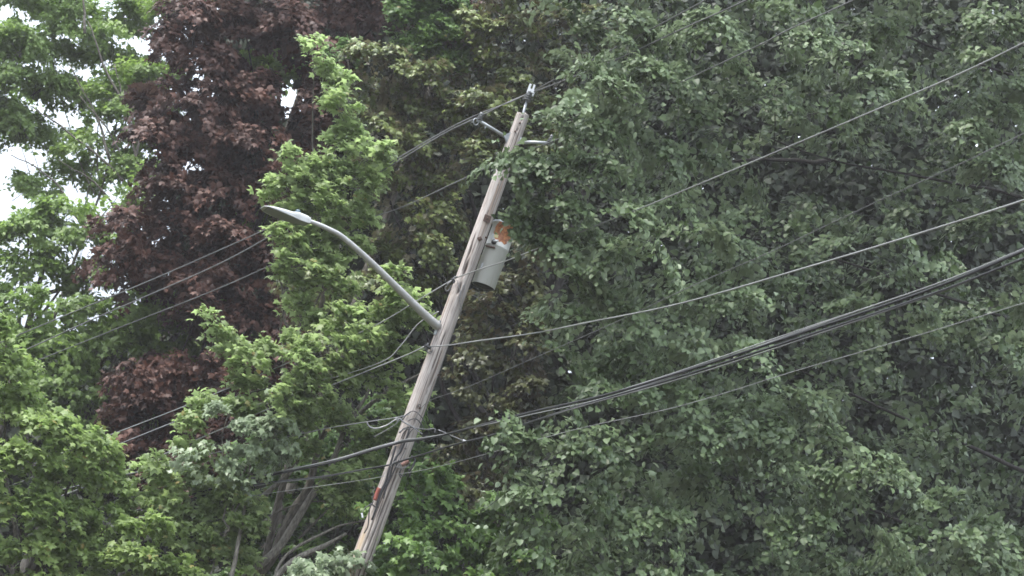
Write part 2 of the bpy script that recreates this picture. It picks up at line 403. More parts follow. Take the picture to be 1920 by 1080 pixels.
# far left: airy pale tree with sky showing through
GAPS1 = [(14, 22, 26, 26), (66, 44, 24, 12), (192, 6, 16, 10), (245, 75, 36, 14), (296, 42, 16, 30), (265, 98, 14, 12), (160, 140, 22, 20), (125, 128, 14, 10),
         (115, 215, 18, 26), (150, 235, 22, 18), (20, 300, 28, 22), (45, 318, 22, 10), (85, 352, 22, 8), (215, 362, 20, 10), (240, 275, 16, 10), (195, 250, 12, 20),
         (10, 395, 22, 22), (200, 325, 12, 12), (320, 100, 14, 8), (50, 120, 22, 7), (178, 190, 14, 16), (95, 170, 12, 8), (60, 205, 14, 7), (320, 275, 14, 7), (80, 280, 14, 8), (150, 300, 10, 10)]
lob = [(40, 90, 80, 45), (140, 50, 70, 55), (240, 30, 60, 40), (330, 20, 50, 40), (70, 160, 70, 35), (200, 115, 60, 30), (290, 150, 55, 45), (40, 230, 60, 35),
       (150, 185, 50, 30), (240, 210, 60, 35), (310, 230, 50, 40), (80, 260, 60, 30), (170, 270, 50, 30), (60, 350, 60, 20), (140, 330, 60, 30), (240, 320, 50, 35), (30, 10, 60, 30), (110, -10, 70, 40),
       (-60, 100, 60, 80), (-60, 260, 60, 80), (230, -60, 90, 50), (60, -70, 90, 50), (215, 60, 50, 26), (265, 120, 40, 26), (215, 165, 40, 30), (275, 270, 45, 40), (105, 100, 50, 26), (10, 150, 50, 40), (20, 215, 40, 30), (130, 160, 40, 20), (370, -50, 80, 60)]
tree('airy light green tree in the upper left corner with white sky showing through its crown', ground_below(60, 700, 45), P(240, 200, 45),
     [(a, b, c, d, 45 + (i % 3) * .8, .8) for i, (a, b, c, d) in enumerate(lob)], 'far', SMALL, 5.5, .85, 105, .14, .25, gaps=GAPS1, gsc=.55, r=.07, bark=BARK, width=.6, limb_frac=.5, twr=.012, inner=.7)
_t1 = [o for o in scene.objects if o.name == 'tree'][0]
for pts in ([(290, 420), (250, 330), (200, 240), (150, 180)], [(280, 400), (255, 300), (240, 210), (215, 120)], [(270, 390), (190, 300), (110, 235), (60, 200)], [(285, 400), (300, 300), (310, 200), (300, 100)],
            [(200, 480), (140, 400), (90, 330), (20, 290)], [(205, 300), (180, 215), (130, 120)], [(255, 300), (270, 230), (275, 150)], [(230, 480), (215, 400), (170, 340), (110, 300)], [(160, 60), (155, 0), (150, -60)], [(240, 210), (190, 120), (165, 40)]):
    branch(_t1, [P(a, b, 44.6) for a, b in pts], [.045, .028, .012], BARK, sides=6, wob=.02)

lob = [(60, 400, 60, 30), (130, 400, 70, 40), (60, 450, 80, 45), (160, 450, 60, 45), (60, 510, 90, 40), (170, 520, 70, 40), (240, 470, 40, 50), (-60, 440, 70, 70), (250, 390, 40, 40), (300, 350, 40, 40), (20, 560, 50, 30)]
tree('rounded yellow-green tree at the left edge below the airy tree', ground_below(60, 700, 42), P(90, 470, 42.3),
     [(a, b, c, d, 42, 1, .55) for a, b, c, d in lob], 'far', SMALL, 4, .8, 75, .17, .35, gaps=[(10, 395, 20, 18), (60, 385, 14, 6), (130, 410, 10, 6)], r=.16, thick=.1)
lob = [(70, 580, 70, 40), (160, 590, 80, 40), (260, 590, 80, 50), (350, 600, 60, 45), (400, 560, 50, 40), (110, 660, 90, 50), (220, 660, 80, 45), (320, 650, 60, 40), (40, 650, 60, 50), (130, 740, 100, 50), (60, 760, 80, 60), (220, 740, 60, 40),
       (350, 820, 60, 60), (200, 820, 60, 60), (300, 680, 60, 40), (170, 880, 90, 60), (420, 620, 50, 30)]
tree('dark green tree at the left between the wires and the copper-red tree', ground_below(110, 900, 39.6), P(210, 620, 39.6),
     [(a, b, c, d, 39, 1, .42) for a, b, c, d in lob], 'far', MAPLE, 4, .8, 60, .15, .35, r=.18, gaps=[(25, 565, 16, 7), (100, 555, 8, 6)])

# copper tree
GAPS2 = [(549, 190, 15, 13), (531, 143, 8, 6), (567, 152, 6, 5), (575, 185, 5, 5)]
lob = [(370, 40, 70, 55), (330, 70, 45, 35), (460, 50, 80, 60), (560, 50, 80, 60), (660, 30, 70, 60), (620, 110, 60, 45), (400, 120, 80, 45), (310, 190, 60, 55), (400, 200, 80, 60), (490, 190, 60, 60), (600, 200, 40, 50), (300, 260, 50, 50), (370, 290, 80, 60),
       (470, 280, 80, 60), (570, 270, 60, 50), (330, 350, 60, 30), (420, 360, 80, 50), (510, 360, 60, 60), (250, 430, 60, 45), (340, 420, 80, 50), (430, 450, 80, 50), (230, 490, 50, 40), (310, 500, 80, 45), (410, 530, 80, 50), (500, 500, 60, 60),
       (370, 575, 60, 30), (470, 600, 70, 50), (540, 600, 60, 60), (270, 710, 60, 40), (340, 700, 70, 45), (420, 690, 60, 45), (300, 770, 80, 45), (390, 760, 70, 50), (250, 830, 40, 35), (330, 840, 70, 40), (300, 900, 70, 45), (420, 850, 60, 60), (250, 760, 40, 40), (460, 760, 50, 60),
       (720, 10, 40, 40), (760, -40, 60, 50), (500, -60, 120, 50), (380, -60, 80, 40), (640, -60, 80, 50), (870, -10, 60, 28), (540, 700, 60, 60)]
tree('tall copper-red maple left of the street lamp', ground_below(300, 900, 38.5), P(590, 90, 38.2),
     [(a, b, c, d, 36.5 + ((i * 7) % 5) * .18, 1, .35 + .35 * ((i * 5) % 4 == 1) + .15 * (b > 380)) for i, (a, b, c, d) in enumerate(lob)], 'copper', MAPLE, 4.6, .75, 60, .155, .4, singles=280, gaps=GAPS2, r=.12, inner=.8, back=1.3, limb_frac=.25, bark=BARK_DARK, twigf=.7, twr=.012)
# bits of green growing through the copper crown belong to a tree behind
lob = [(510, 110, 50, 30), (560, 140, 40, 30), (480, 230, 30, 20), (600, 120, 30, 30), (450, 130, 40, 30), (480, 400, 40, 30), (460, 420, 30, 30), (300, 540, 50, 30), (400, 640, 50, 40), (300, 560, 60, 30)]
tree('green tree glimpsed through openings in the copper-red crown', ground_below(300, 900, 40), P(570, 150, 40),
     [(a, b, c, d, 39, 1, .5) for a, b, c, d in lob], 'far', SMALL, 4, .7, 60, .17, .35, gaps=[(549, 190, 22, 20)], r=.15)

# bronze maple behind the pole, and the greener one above it
lob = [(690, 110, 50, 40), (740, 130, 60, 45), (700, 180, 50, 40), (800, 150, 60, 45), (770, 200, 60, 45), (720, 240, 60, 40), (880, 60, 60, 45), (900, 120, 60, 45), (960, 70, 70, 45), (1040, 40, 70, 45), (1110, 40, 60, 40), (980, 140, 60, 45), (1060, 110, 60, 40),
       (1130, 100, 50, 40), (850, 210, 60, 45), (920, 190, 60, 45), (1010, 200, 50, 40), (1080, 190, 50, 50), (770, 280, 60, 45), (840, 290, 60, 45), (900, 300, 45, 45), (860, 350, 40, 30), (780, 340, 60, 35), (710, 320, 50, 40),
       (700, 410, 55, 35), (770, 410, 60, 40), (840, 400, 50, 35), (720, 470, 60, 40), (800, 470, 60, 40), (860, 450, 40, 40), (690, 540, 45, 40), (830, 520, 40, 40), (770, 540, 60, 40), (980, -40, 120, 50), (1150, -20, 80, 50), (960, 250, 60, 50), (1040, 280, 60, 60), (600, 600, 50, 50), (650, 640, 50, 40), (590, 530, 40, 40)]
tree('bronze-green maple filling the gap behind the pole top', ground_below(900, 900, 35.5), P(1185, 100, 35.3),
     [(a, b, c, d, 33.6 + ((i * 7) % 5) * .2, 1, .42 + .3 * (i in (6, 8, 9, 10, 19, 21, 25, 28))) for i, (a, b, c, d) in enumerate(lob)], 'bronze', MAPLE, 5.0, .62, 55, .125, .4, singles=280, r=.22, bark=BARK_DARK, twr=.01)
lob = [(760, 30, 50, 40), (820, 20, 60, 40), (850, 70, 50, 40), (790, 80, 60, 40), (850, 120, 40, 30), (800, -40, 90, 40), (650, 100, 25, 25)]
tree('fresh green tree top above the bronze maple at the top of the picture', ground_below(540, 900, 36.4), P(830, 80, 36.1),
     [(a, b, c, d, 34.2, 1, .6) for a, b, c, d in lob], 'green', MAPLE, 4.6, .62, 55, .125, .35, 'rise', r=.15)
lob = [(930, 560, 50, 40), (990, 540, 50, 50), (910, 620, 50, 40), (970, 610, 50, 45), (900, 680, 50, 35), (960, 690, 60, 40), (1010, 650, 40, 50), (880, 740, 40, 30), (950, 760, 60, 30), (880, 830, 40, 30), (910, 800, 50, 30), (860, 870, 50, 40), (900, 900, 50, 40), (890, 960, 40, 30), (950, 850, 50, 50), (1000, 740, 60, 50), (1000, 460, 50, 60)]
tree('dark bronze young maple beside the pole below the transformer', ground_below(770, 1300, 32.2), P(1000, 660, 32),
     [(a, b, c, d, 30.8 + (i % 3) * .25, .8, .45 + .2 * (i in (2, 5, 10))) for i, (a, b, c, d) in enumerate(lob)], 'bronzed', MAPLE, 4.2, .6, 45, .125, .4, singles=150, r=.1, bark=BARK_DARK)

# central maples
lob = [(585, 82, 16, 12), (600, 110, 18, 22), (615, 150, 24, 26), (640, 200, 28, 30), (650, 160, 16, 20), (650, 260, 36, 34), (690, 290, 40, 30), (550, 305, 30, 20), (500, 355, 36, 12), (545, 345, 40, 28), (600, 330, 40, 36), (650, 340, 44, 36), (600, 390, 46, 34), (550, 400, 36, 20), (660, 400, 40, 34),
       (540, 450, 34, 26), (590, 450, 44, 34), (650, 460, 40, 34), (550, 500, 36, 26), (600, 510, 44, 32), (570, 555, 30, 28), (640, 530, 36, 26), (700, 340, 30, 30), (580, 600, 24, 24)]
t4a = tree('light green maple directly behind the street lamp head', ground_below(500, 1150, 30.6), P(640, 300, 30.4),
     [(a, b, c * 1.15, d * 1.12, 29.5 + (i % 3) * .15, 1, .65) for i, (a, b, c, d) in enumerate(lob)], 'maple', MAPLE, 5.5, .45, 34, .125, .25, 'rise', singles=290, r=.08, bark=BARK, width=.6, twr=.006, limb_frac=.3)
lob = [(400, 600, 14, 20), (415, 630, 22, 22), (440, 655, 26, 20), (470, 680, 34, 26), (505, 665, 24, 22), (480, 720, 36, 26), (415, 750, 36, 16), (455, 765, 40, 24), (370, 770, 14, 20), (360, 800, 22, 30), (375, 840, 30, 26),
       (640, 600, 36, 40), (680, 640, 40, 34), (620, 650, 40, 36), (720, 600, 40, 40), (760, 570, 30, 46), (790, 610, 24, 30), (740, 660, 40, 30), (560, 690, 36, 36), (590, 730, 44, 36), (640, 710, 44, 34), (540, 740, 40, 34), (700, 700, 34, 26), (620, 780, 50, 30),
       (560, 790, 44, 30), (740, 810, 40, 24), (690, 820, 36, 24), (290, 870, 24, 24), (330, 890, 34, 26), (380, 900, 44, 30), (440, 920, 44, 30), (310, 940, 50, 30), (390, 960, 54, 34), (460, 980, 44, 34), (340, 1010, 60, 34), (430, 1040, 54, 34), (520, 850, 30, 30), (250, 930, 30, 30), (580, 850, 26, 26),
       (740, 520, 16, 26), (770, 750, 40, 26), (560, 640, 30, 26), (660, 900, 40, 26), (640, 940, 44, 30), (690, 860, 40, 24)]
lob4 = [(a, b, c * 1.08, d * 1.08, (28.75 if (b < 780 and a > 520) else 29.5) + (i % 3) * .2, 1, .55) for i, (a, b, c, d) in enumerate(lob)]
b4 = ground_below(464, 1080, 30.2, -.5)
t4 = tree('young light green maple left of the pole with several leaning stems', b4, b4 + np.array([.2, 0, 2.2]), lob4, 'maple', MAPLE, 5.2, .46, 34, .13, .3, 'rise', singles=290, r=.14, bark=BARK, width=.6, limb_frac=0.0, twr=.006)
def px(pts, Y): return [P(a, b, Y) for a, b in pts]
stem_base = b4 + np.array([.15, 0, 2.0])
branch(t4, [stem_base] + px([(464, 1080), (519, 1031), (550, 985), (585, 929), (613, 893), (630, 850), (650, 795), (672, 765), (690, 735), (700, 690)], 30.1), [.09, .082, .074, .07, .064, .06, .052, .045, .038, .026, .012], BARK_PALE, sides=10)
branch(t4, [stem_base] + px([(500, 1060), (530, 997), (553, 952), (575, 920), (588, 880), (598, 833), (612, 800), (620, 740), (600, 660)], 30.35), [.10, .085, .08, .075, .07, .06, .045, .03, .015], BARK, sides=10)
branch(t4, px([(350, 1110), (400, 1020), (440, 975), (455, 955), (485, 937), (519, 908), (540, 890), (560, 860), (570, 820)], 29.95), [.08, .065, .055, .05, .045, .04, .03, .015], BARK_PALE, sides=8)
branch(t4, [stem_base] + px([(505, 1090), (519, 1068), (536, 1042), (566, 1020), (600, 1003), (640, 985), (690, 975)], 29.6), [.06, .03, .028, .026, .024, .02, .012], BARK_PALE, sides=8)
branch(t4, [stem_base] + px([(490, 1110), (521, 1078), (549, 1052), (577, 1037), (609, 1023), (650, 1000)], 29.5), [.08, .055, .052, .05, .045, .02], BARK_PALE, sides=8)
branch(t4, px([(640, 815), (681, 769), (725, 736), (781, 705), (830, 680)], 30.3), [.05, .04, .032, .024, .012], BARK, sides=8)
for pts in ([(725, 736), (730, 712), (736, 680)], [(722, 738), (714, 710), (708, 690)], [(664, 775), (655, 740), (650, 715)], [(640, 810), (645, 780), (648, 750)], [(600, 820), (596, 790), (590, 760)], [(480, 1000), (520, 960), (590, 940), (640, 950)], [(560, 1010), (610, 960), (650, 920)]):
    branch(t4, px(pts, 30.1), [.02, .014, .008], BARK, sides=6)
lob = [(430, 770, 40, 20), (470, 800, 50, 30), (520, 810, 50, 34), (480, 850, 54, 30), (540, 860, 40, 30), (550, 760, 30, 26), (400, 850, 34, 26), (440, 890, 50, 24), (360, 860, 26, 22), (620, 1060, 44, 22), (580, 1062, 26, 18), (660, 1045, 36, 20), (520, 740, 26, 24), (600, 1090, 70, 26)]
tree('pale silvery-leaved maple among the light green branches left of the pole', ground_below(380, 1200, 29.2), P(470, 860, 29.4),
     [(a, b, c, d, (29.0 if b < 1000 else 27.6) + (i % 2) * .15, .8, .6) for i, (a, b, c, d) in enumerate(lob)], 'silver', MAPLE, 5, .42, 30, .125, .35, 'hang', singles=230, r=.06, bark=BARK_PALE, limb_frac=.3, twr=.006)

lob = [(480, 860, 60, 40), (560, 880, 60, 40), (640, 880, 60, 40), (700, 900, 50, 40), (500, 940, 60, 40), (590, 950, 60, 40), (670, 960, 60, 40), (730, 990, 50, 40), (540, 1020, 60, 40), (630, 1030, 60, 40), (700, 1060, 60, 40), (480, 1060, 70, 40), (400, 1100, 80, 40), (600, 1110, 120, 40), (780, 860, 50, 50), (740, 780, 60, 50), (660, 820, 60, 40)]
tree('shaded green maple behind the leaning stems at the foot of the pole', ground_below(560, 1300, 32.2), P(700, 900, 32.2),
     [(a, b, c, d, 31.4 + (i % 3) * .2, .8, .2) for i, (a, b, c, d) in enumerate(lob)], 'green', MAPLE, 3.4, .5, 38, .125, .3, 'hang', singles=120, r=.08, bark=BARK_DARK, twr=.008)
# lower left tree
lob = [(10, 640, 26, 30), (20, 700, 60, 50), (30, 770, 60, 40), (90, 800, 60, 40), (150, 830, 50, 36), (200, 850, 34, 30), (60, 860, 70, 40), (140, 890, 60, 36), (210, 910, 40, 34), (40, 940, 70, 40), (120, 960, 60, 40), (200, 980, 60, 40), (270, 980, 50, 34), (60, 1020, 80, 40),
       (160, 1040, 70, 40), (260, 1050, 70, 36), (340, 1070, 60, 30), (-50, 760, 50, 90), (-50, 930, 60, 90), (100, 1110, 100, 40), (300, 1120, 100, 40), (-10, 590, 20, 30)]
tree('broad green maple filling the lower left corner', ground_below(-40, 1300, 29.8), P(115, 860, 29.8),
     [(a, b, c, d, 28.8 + (i % 3) * .3, 1, .62 - .25 * (b > 930)) for i, (a, b, c, d) in enumerate(lob)], 'left', MAPLE, 5, .5, 40, .13, .3, 'rise', singles=290, r=.16, width=.6)

# lower centre maple in front of and beside the pole foot
lob = [(820, 880, 30, 16), (790, 900, 40, 24), (840, 915, 30, 24), (770, 940, 36, 26), (820, 950, 50, 30), (870, 960, 40, 30), (790, 990, 40, 30), (850, 1000, 50, 30), (920, 980, 40, 34), (960, 940, 36, 30), (940, 1030, 50, 30), (880, 1050, 60, 30), (800, 1050, 50, 30), (760, 1020, 26, 24), (740, 1070, 40, 18), (1000, 1060, 60, 30), (860, 1100, 150, 30),
       (690, 1085, 40, 16), (700, 970, 22, 20), (1000, 990, 40, 30)]
tree('bright green maple at the bottom right of the pole foot', ground_below(720, 1400, 28.9), P(880, 960, 28.9),
     [(a, b, c, d, 28.5 + (i % 3) * .2 - .9 * (i in (12, 13, 14, 17)), .95, .55) for i, (a, b, c, d) in enumerate(lob)], 'green', MAPLE, 5, .46, 34, .125, .3, 'hang', singles=290, r=.1, twr=.006)

# right linden: bright outer sprays; inner layers tinted darker to stand for crown shade
lob = [(965, 293, 34, 16), (1000, 290, 40, 26), (1040, 235, 40, 30), (1010, 342, 36, 30), (1050, 310, 50, 40), (1022, 400, 44, 34), (974, 402, 14, 20), (1005, 380, 18, 18), (1006, 425, 16, 18), (1020, 480, 26, 22), (950, 290, 20, 12), (1070, 390, 50, 40), (1050, 452, 46, 34), (1100, 460, 50, 40), (1080, 190, 40, 34), (1100, 125, 40, 16), (1140, 170, 46, 40), (1120, 250, 50, 40), (1160, 95, 44, 34), (1210, 140, 50, 40),
       (1190, 40, 50, 34), (1260, 60, 60, 40), (1340, 50, 60, 40), (1280, 140, 56, 40), (1200, 220, 56, 40), (1150, 320, 56, 40), (1240, 300, 56, 40), (1360, 130, 56, 36), (1300, 220, 50, 36), (1430, 90, 60, 36), (1500, 20, 60, 30), (1520, 90, 60, 36), (1590, 110, 60, 36), (1640, 60, 50, 30), (1700, 50, 56, 36),
       (1450, 180, 56, 30), (1560, 190, 60, 30), (1650, 160, 56, 36), (1730, 140, 50, 36), (1850, 40, 50, 34), (1890, 60, 50, 30), (1850, 110, 50, 26), (1900, 160, 50, 36), (1830, 190, 46, 36), (1820, 250, 46, 40), (1890, 240, 40, 40), (1860, 310, 50, 36), (1790, 280, 30, 26),
       (1340, 290, 50, 30), (1430, 270, 50, 26), (1180, 400, 56, 36), (1260, 380, 50, 34), (1160, 480, 56, 36), (1080, 520, 50, 30), (1240, 460, 50, 34), (1330, 430, 56, 34), (1420, 400, 50, 26), (1400, 470, 56, 34), (1490, 440, 50, 30), (1600, 355, 40, 24), (1640, 375, 36, 24), (1580, 460, 56, 30), (1680, 430, 44, 30), (1660, 500, 56, 30), (1760, 480, 50, 30),
       (1850, 440, 56, 26), (1900, 480, 40, 30), (1060, 590, 46, 30), (1130, 560, 56, 34), (1200, 580, 56, 30), (1300, 550, 60, 34), (1400, 560, 60, 30), (1500, 540, 60, 30), (1600, 570, 56, 30), (1700, 580, 56, 34), (1800, 600, 50, 30), (1740, 630, 40, 26), (1050, 650, 46, 26), (1120, 670, 56, 30), (1210, 660, 60, 34), (1310, 640, 60, 34), (1400, 650, 50, 30), (1480, 620, 50, 30),
       (1120, 740, 50, 26), (1070, 780, 50, 24), (1200, 740, 50, 26), (1290, 720, 50, 30), (960, 800, 30, 16), (980, 840, 40, 26), (1050, 840, 50, 34), (1130, 820, 50, 34), (960, 900, 36, 24), (1020, 920, 50, 34), (1100, 910, 56, 34), (1180, 890, 50, 34), (1000, 990, 50, 30), (1080, 1000, 56, 34), (1160, 980, 50, 34), (1230, 830, 50, 30), (1300, 800, 46, 30),
       (1370, 760, 50, 24), (1430, 750, 50, 26), (1500, 745, 50, 22), (1570, 745, 40, 28), (1380, 820, 56, 34), (1460, 810, 56, 34), (1550, 820, 56, 34), (1610, 800, 40, 34), (1300, 880, 56, 34), (1390, 890, 56, 34), (1480, 890, 56, 34), (1570, 900, 50, 34), (1640, 870, 36, 34), (1250, 960, 56, 34), (1340, 970, 56, 34), (1430, 970, 56, 34), (1520, 980, 56, 30),
       (1700, 900, 40, 26), (1760, 940, 50, 30), (1720, 990, 50, 30), (1640, 1010, 50, 30), (1560, 1050, 56, 26), (1680, 1060, 60, 26), (1800, 1010, 50, 34), (1880, 980, 44, 24), (1860, 1060, 56, 26), (1450, 1060, 50, 26), (1340, 1050, 50, 26), (1240, 1050, 50, 30), (1130, 1065, 56, 26), (1050, 1070, 40, 20),
       (1700, 730, 40, 24), (1760, 760, 44, 24), (1820, 730, 50, 26), (1880, 700, 44, 26), (1900, 640, 40, 30), (1840, 560, 50, 26), (1900, 560, 30, 26), (1850, 800, 40, 24), (1900, 860, 40, 24), (1750, 830, 40, 24), (1690, 800, 34, 24)]
out = [(a, b, 80, 60) for a, b in ((1250, -60), (1400, -60), (1550, -70), (1700, -60), (1850, -60), (2000, 0), (2010, 150), (2010, 300), (2010, 450), (2010, 600), (2010, 750), (2010, 900), (2010, 1050), (1200, 1160), (1400, 1160), (1600, 1160), (1800, 1160), (2000, 1160), (1000, 1150), (1500, -200), (1750, -200), (2000, -150), (1300, -180), (1150, -120), (1400, -130), (1620, -130), (1850, -130), (1200, -250), (1400, -280), (1650, -280), (1900, -260), (2150, 50), (2150, 300), (2150, 550), (2150, 800))]
GAPS9 = [(1240, 860, 28, 24), (1350, 1000, 50, 50), (1395, 1015, 40, 40), (1635, 765, 45, 50), (1710, 735, 65, 45), (1760, 690, 85, 42), (1860, 880, 70, 45), (1585, 680, 70, 24), (1025, 715, 50, 45), (1460, 600, 60, 18), (1400, 605, 40, 20),
         (1590, 300, 110, 38), (1700, 285, 70, 45), (1470, 365, 60, 22), (1430, 48, 40, 20), (1760, 62, 50, 30), (1775, 128, 40, 26), (1530, 168, 34, 12), (1560, 335, 100, 30), (1870, 445, 44, 32), (1755, 440, 44, 26), (1455, 302, 50, 26), (1380, 245, 44, 14),
         (1630, 482, 60, 20), (1480, 442, 44, 14), (1690, 350, 60, 30), (1330, 345, 40, 22), (1820, 690, 60, 30), (1890, 800, 60, 45), (1080, 880, 30, 20), (1170, 780, 40, 18), (1760, 860, 30, 40), (1130, 620, 40, 16), (1260, 600, 40, 14), (1560, 600, 60, 16), (1440, 930, 30, 16), (1060, 960, 24, 24),
         (1820, 540, 50, 22), (1700, 545, 40, 18), (1300, 470, 34, 16), (1210, 350, 30, 16), (1480, 130, 40, 12), (1640, 110, 34, 12), (1340, 700, 30, 12), (1660, 950, 40, 30), (1240, 1010, 26, 20), (1000, 490, 20, 20), (1900, 380, 30, 20)]
def lindY(a, b): return 25.1 + max(0, (a - 1150)) * .0016 + (.35 + .35 * (a > 1150)) * math.sin(a / 83 + b / 190) * math.cos(b / 71) + rng.uniform(-.55, .45) * (a > 1060) - .5 * (b > 790)
lob9 = [(a, b, c * 1.15, d * 1.1, lindY(a, b), 1, .62 - .22 * (a > 1300) * (b < 720) * (b > 260) - .1 * (a > 1650)) for a, b, c, d in lob] + [(a, b, c, d, 26.5, .8) for a, b, c, d in out]  # right side tinted darker: its weaker light is put into the leaf colour
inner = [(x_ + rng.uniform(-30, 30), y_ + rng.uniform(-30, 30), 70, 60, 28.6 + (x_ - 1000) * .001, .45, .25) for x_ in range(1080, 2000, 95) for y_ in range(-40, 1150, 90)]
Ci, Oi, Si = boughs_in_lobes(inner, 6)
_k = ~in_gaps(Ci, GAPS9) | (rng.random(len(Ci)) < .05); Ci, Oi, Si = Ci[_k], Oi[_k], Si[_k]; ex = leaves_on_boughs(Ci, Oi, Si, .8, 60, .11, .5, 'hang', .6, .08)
deep = [(x_ + rng.uniform(-30, 30), y_ + rng.uniform(-30, 30), 90, 80, 31.2, .4, 0.1) for x_ in range(1130, 2100, 120) for y_ in range(-60, 1150, 115)]  # darkest tint, the shade deep in the crown set as leaf colour
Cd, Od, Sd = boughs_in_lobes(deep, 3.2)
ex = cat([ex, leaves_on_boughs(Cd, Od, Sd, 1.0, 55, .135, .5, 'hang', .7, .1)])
# unseen crown above the picture, back towards the woods, added to block overhead light
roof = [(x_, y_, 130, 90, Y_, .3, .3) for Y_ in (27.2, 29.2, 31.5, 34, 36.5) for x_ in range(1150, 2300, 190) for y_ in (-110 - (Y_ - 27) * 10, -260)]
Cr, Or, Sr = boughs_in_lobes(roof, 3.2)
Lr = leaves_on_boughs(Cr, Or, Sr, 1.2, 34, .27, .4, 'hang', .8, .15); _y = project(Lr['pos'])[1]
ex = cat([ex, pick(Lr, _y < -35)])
b9 = ground_below(1800, 1300, 31.5)
GAPS9 = [(a, b, c * 1.35, d * 1.45) for a, b, c, d in GAPS9]; UPB[0] = .6
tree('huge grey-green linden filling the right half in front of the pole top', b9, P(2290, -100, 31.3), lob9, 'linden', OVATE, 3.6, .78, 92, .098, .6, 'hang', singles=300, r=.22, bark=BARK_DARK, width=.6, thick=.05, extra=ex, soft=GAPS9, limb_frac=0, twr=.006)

_t9 = [o for o in scene.objects if o.get('label', '').startswith('huge grey-green linden')][0]
for pts in ([(1960, 900), (1700, 780), (1500, 700), (1300, 640)], [(2020, 640), (1760, 560), (1500, 480), (1250, 420)], [(2080, 400), (1800, 340), (1560, 300), (1300, 200)], [(1900, 1060), (1650, 960), (1400, 900), (1150, 840)], [(2150, 200), (1900, 140), (1650, 60), (1450, 40)], [(1560, 300), (1400, 300), (1250, 310), (1120, 320)]):
    branch(_t9, [P(a, b, 30.6 - .5 * i) for i, (a, b) in enumerate(pts)], [.045, .028, .018, .008], BARK_DARK, sides=7, wob=.03)
finish_crowns()

# ---------------------------------------------------------------- utility pole
UP = np.array([0, 0, 1.0])
def zat(py):          # height on the pole axis seen at picture row py
    lo, hi = 0.0, 14.0
    for _ in range(40):
        m_ = (lo + hi) / 2
        if project(np.array([POLE[0], POLE[1], m_]))[1] > py: lo = m_
        else: hi = m_
    return lo
ZTOP = zat(214)
def prad(z): return np.interp(z, [0, 4, 6.5, 9, 11.6], [.185, .166, .150, .134, .112])
def wood_mat():
    m = mat('weathered_wood', (.4, .35, .3), .85); t = m.node_tree; b = t.nodes['Principled BSDF']
    tc = t.nodes.new('ShaderNodeTexCoord')
    def noise(scale, det=6, rgh=.6):
        mp = t.nodes.new('ShaderNodeMapping'); mp.inputs['Scale'].default_value = scale
        nz = t.nodes.new('ShaderNodeTexNoise'); nz.inputs['Scale'].default_value = 1; nz.inputs['Detail'].default_value = det; nz.inputs['Roughness'].default_value = rgh
        t.links.new(tc.outputs['Object'], mp.inputs[0]); t.links.new(mp.outputs[0], nz.inputs[0]); return nz.outputs[0]
    def ramp(src, stops):
        r = t.nodes.new('ShaderNodeValToRGB'); e = r.color_ramp.elements
        e[0].position, e[0].color = stops[0][0], (*stops[0][1], 1); e[1].position, e[1].color = stops[1][0], (*stops[1][1], 1)
        for p_, c_ in stops[2:]:
            q = e.new(p_); q.color = (*c_, 1)
        t.links.new(src, r.inputs[0]); return r.outputs[0]
    def mixc(f, a, b_, mode='MIX'):
        m_ = t.nodes.new('ShaderNodeMix'); m_.data_type = 'RGBA'; m_.blend_type = mode
        for s_, i_ in ((f, 0), (a, 6), (b_, 7)):
            if hasattr(s_, 'links') or hasattr(s_, 'is_linked'): t.links.new(s_, m_.inputs[i_])
            else: m_.inputs[i_].default_value = s_
        return m_.outputs[2]
    grain = noise((46, 46, 1.6), 8); fine = noise((120, 120, 3.5), 4); blot = noise((5, 5, 1.1), 5); worn = noise((14, 14, .7), 5)
    base = ramp(grain, [(.30, (.19, .165, .148)), (.44, (.38, .335, .31)), (.58, (.48, .435, .41)), (.74, (.56, .52, .495))])
    warm = ramp(worn, [(.56, (0, 0, 0)), (.70, (.8, .8, .8))])
    c = mixc(warm, base, (.30, .205, .145, 1))
    c = mixc(ramp(blot, [(.56, (0, 0, 0)), (.72, (.6, .6, .6))]), c, (.25, .215, .19, 1))
    c = mixc(ramp(fine, [(.36, (.55, .55, .55)), (.46, (0, 0, 0))]), c, (.17, .135, .11, 1))
    at = t.nodes.new('ShaderNodeAttribute'); at.attribute_name = 'wear'
    c = mixc(at.outputs['Fac'], c, (.045, .032, .026, 1))
    at2 = t.nodes.new('ShaderNodeAttribute'); at2.attribute_name = 'bare'
    c = mixc(at2.outputs['Fac'], c, (.47, .36, .25, 1))
    t.links.new(c, b.inputs['Base Color'])
    bp = t.nodes.new('ShaderNodeBump'); bp.inputs['Strength'].default_value = .8; bp.inputs['Distance'].default_value = .012
    t.links.new(grain, bp.inputs['Height']); t.links.new(bp.outputs[0], b.inputs['Normal']); b.inputs['Specular IOR Level'].default_value = .2
    return m
WOOD = wood_mat()
pole = thing('utility_pole', (POLE[0], POLE[1], 0), 'weathered grey wooden utility pole leaning across the middle of the picture', 'utility pole')
NA, NZ = 96, 520
zs = np.linspace(-.3, ZTOP, NZ); an = np.linspace(-math.pi, math.pi, NA, endpoint=False)
A, Z = np.meshgrid(an, zs)
Rr = prad(Z) * (1 + .02 * np.sin(Z * 1.7 + A * 2) + .012 * np.sin(A * 7 + np.sin(Z * 2) * 1.5))
wear = np.zeros_like(A); bare = np.zeros_like(A); cut = np.zeros_like(A)
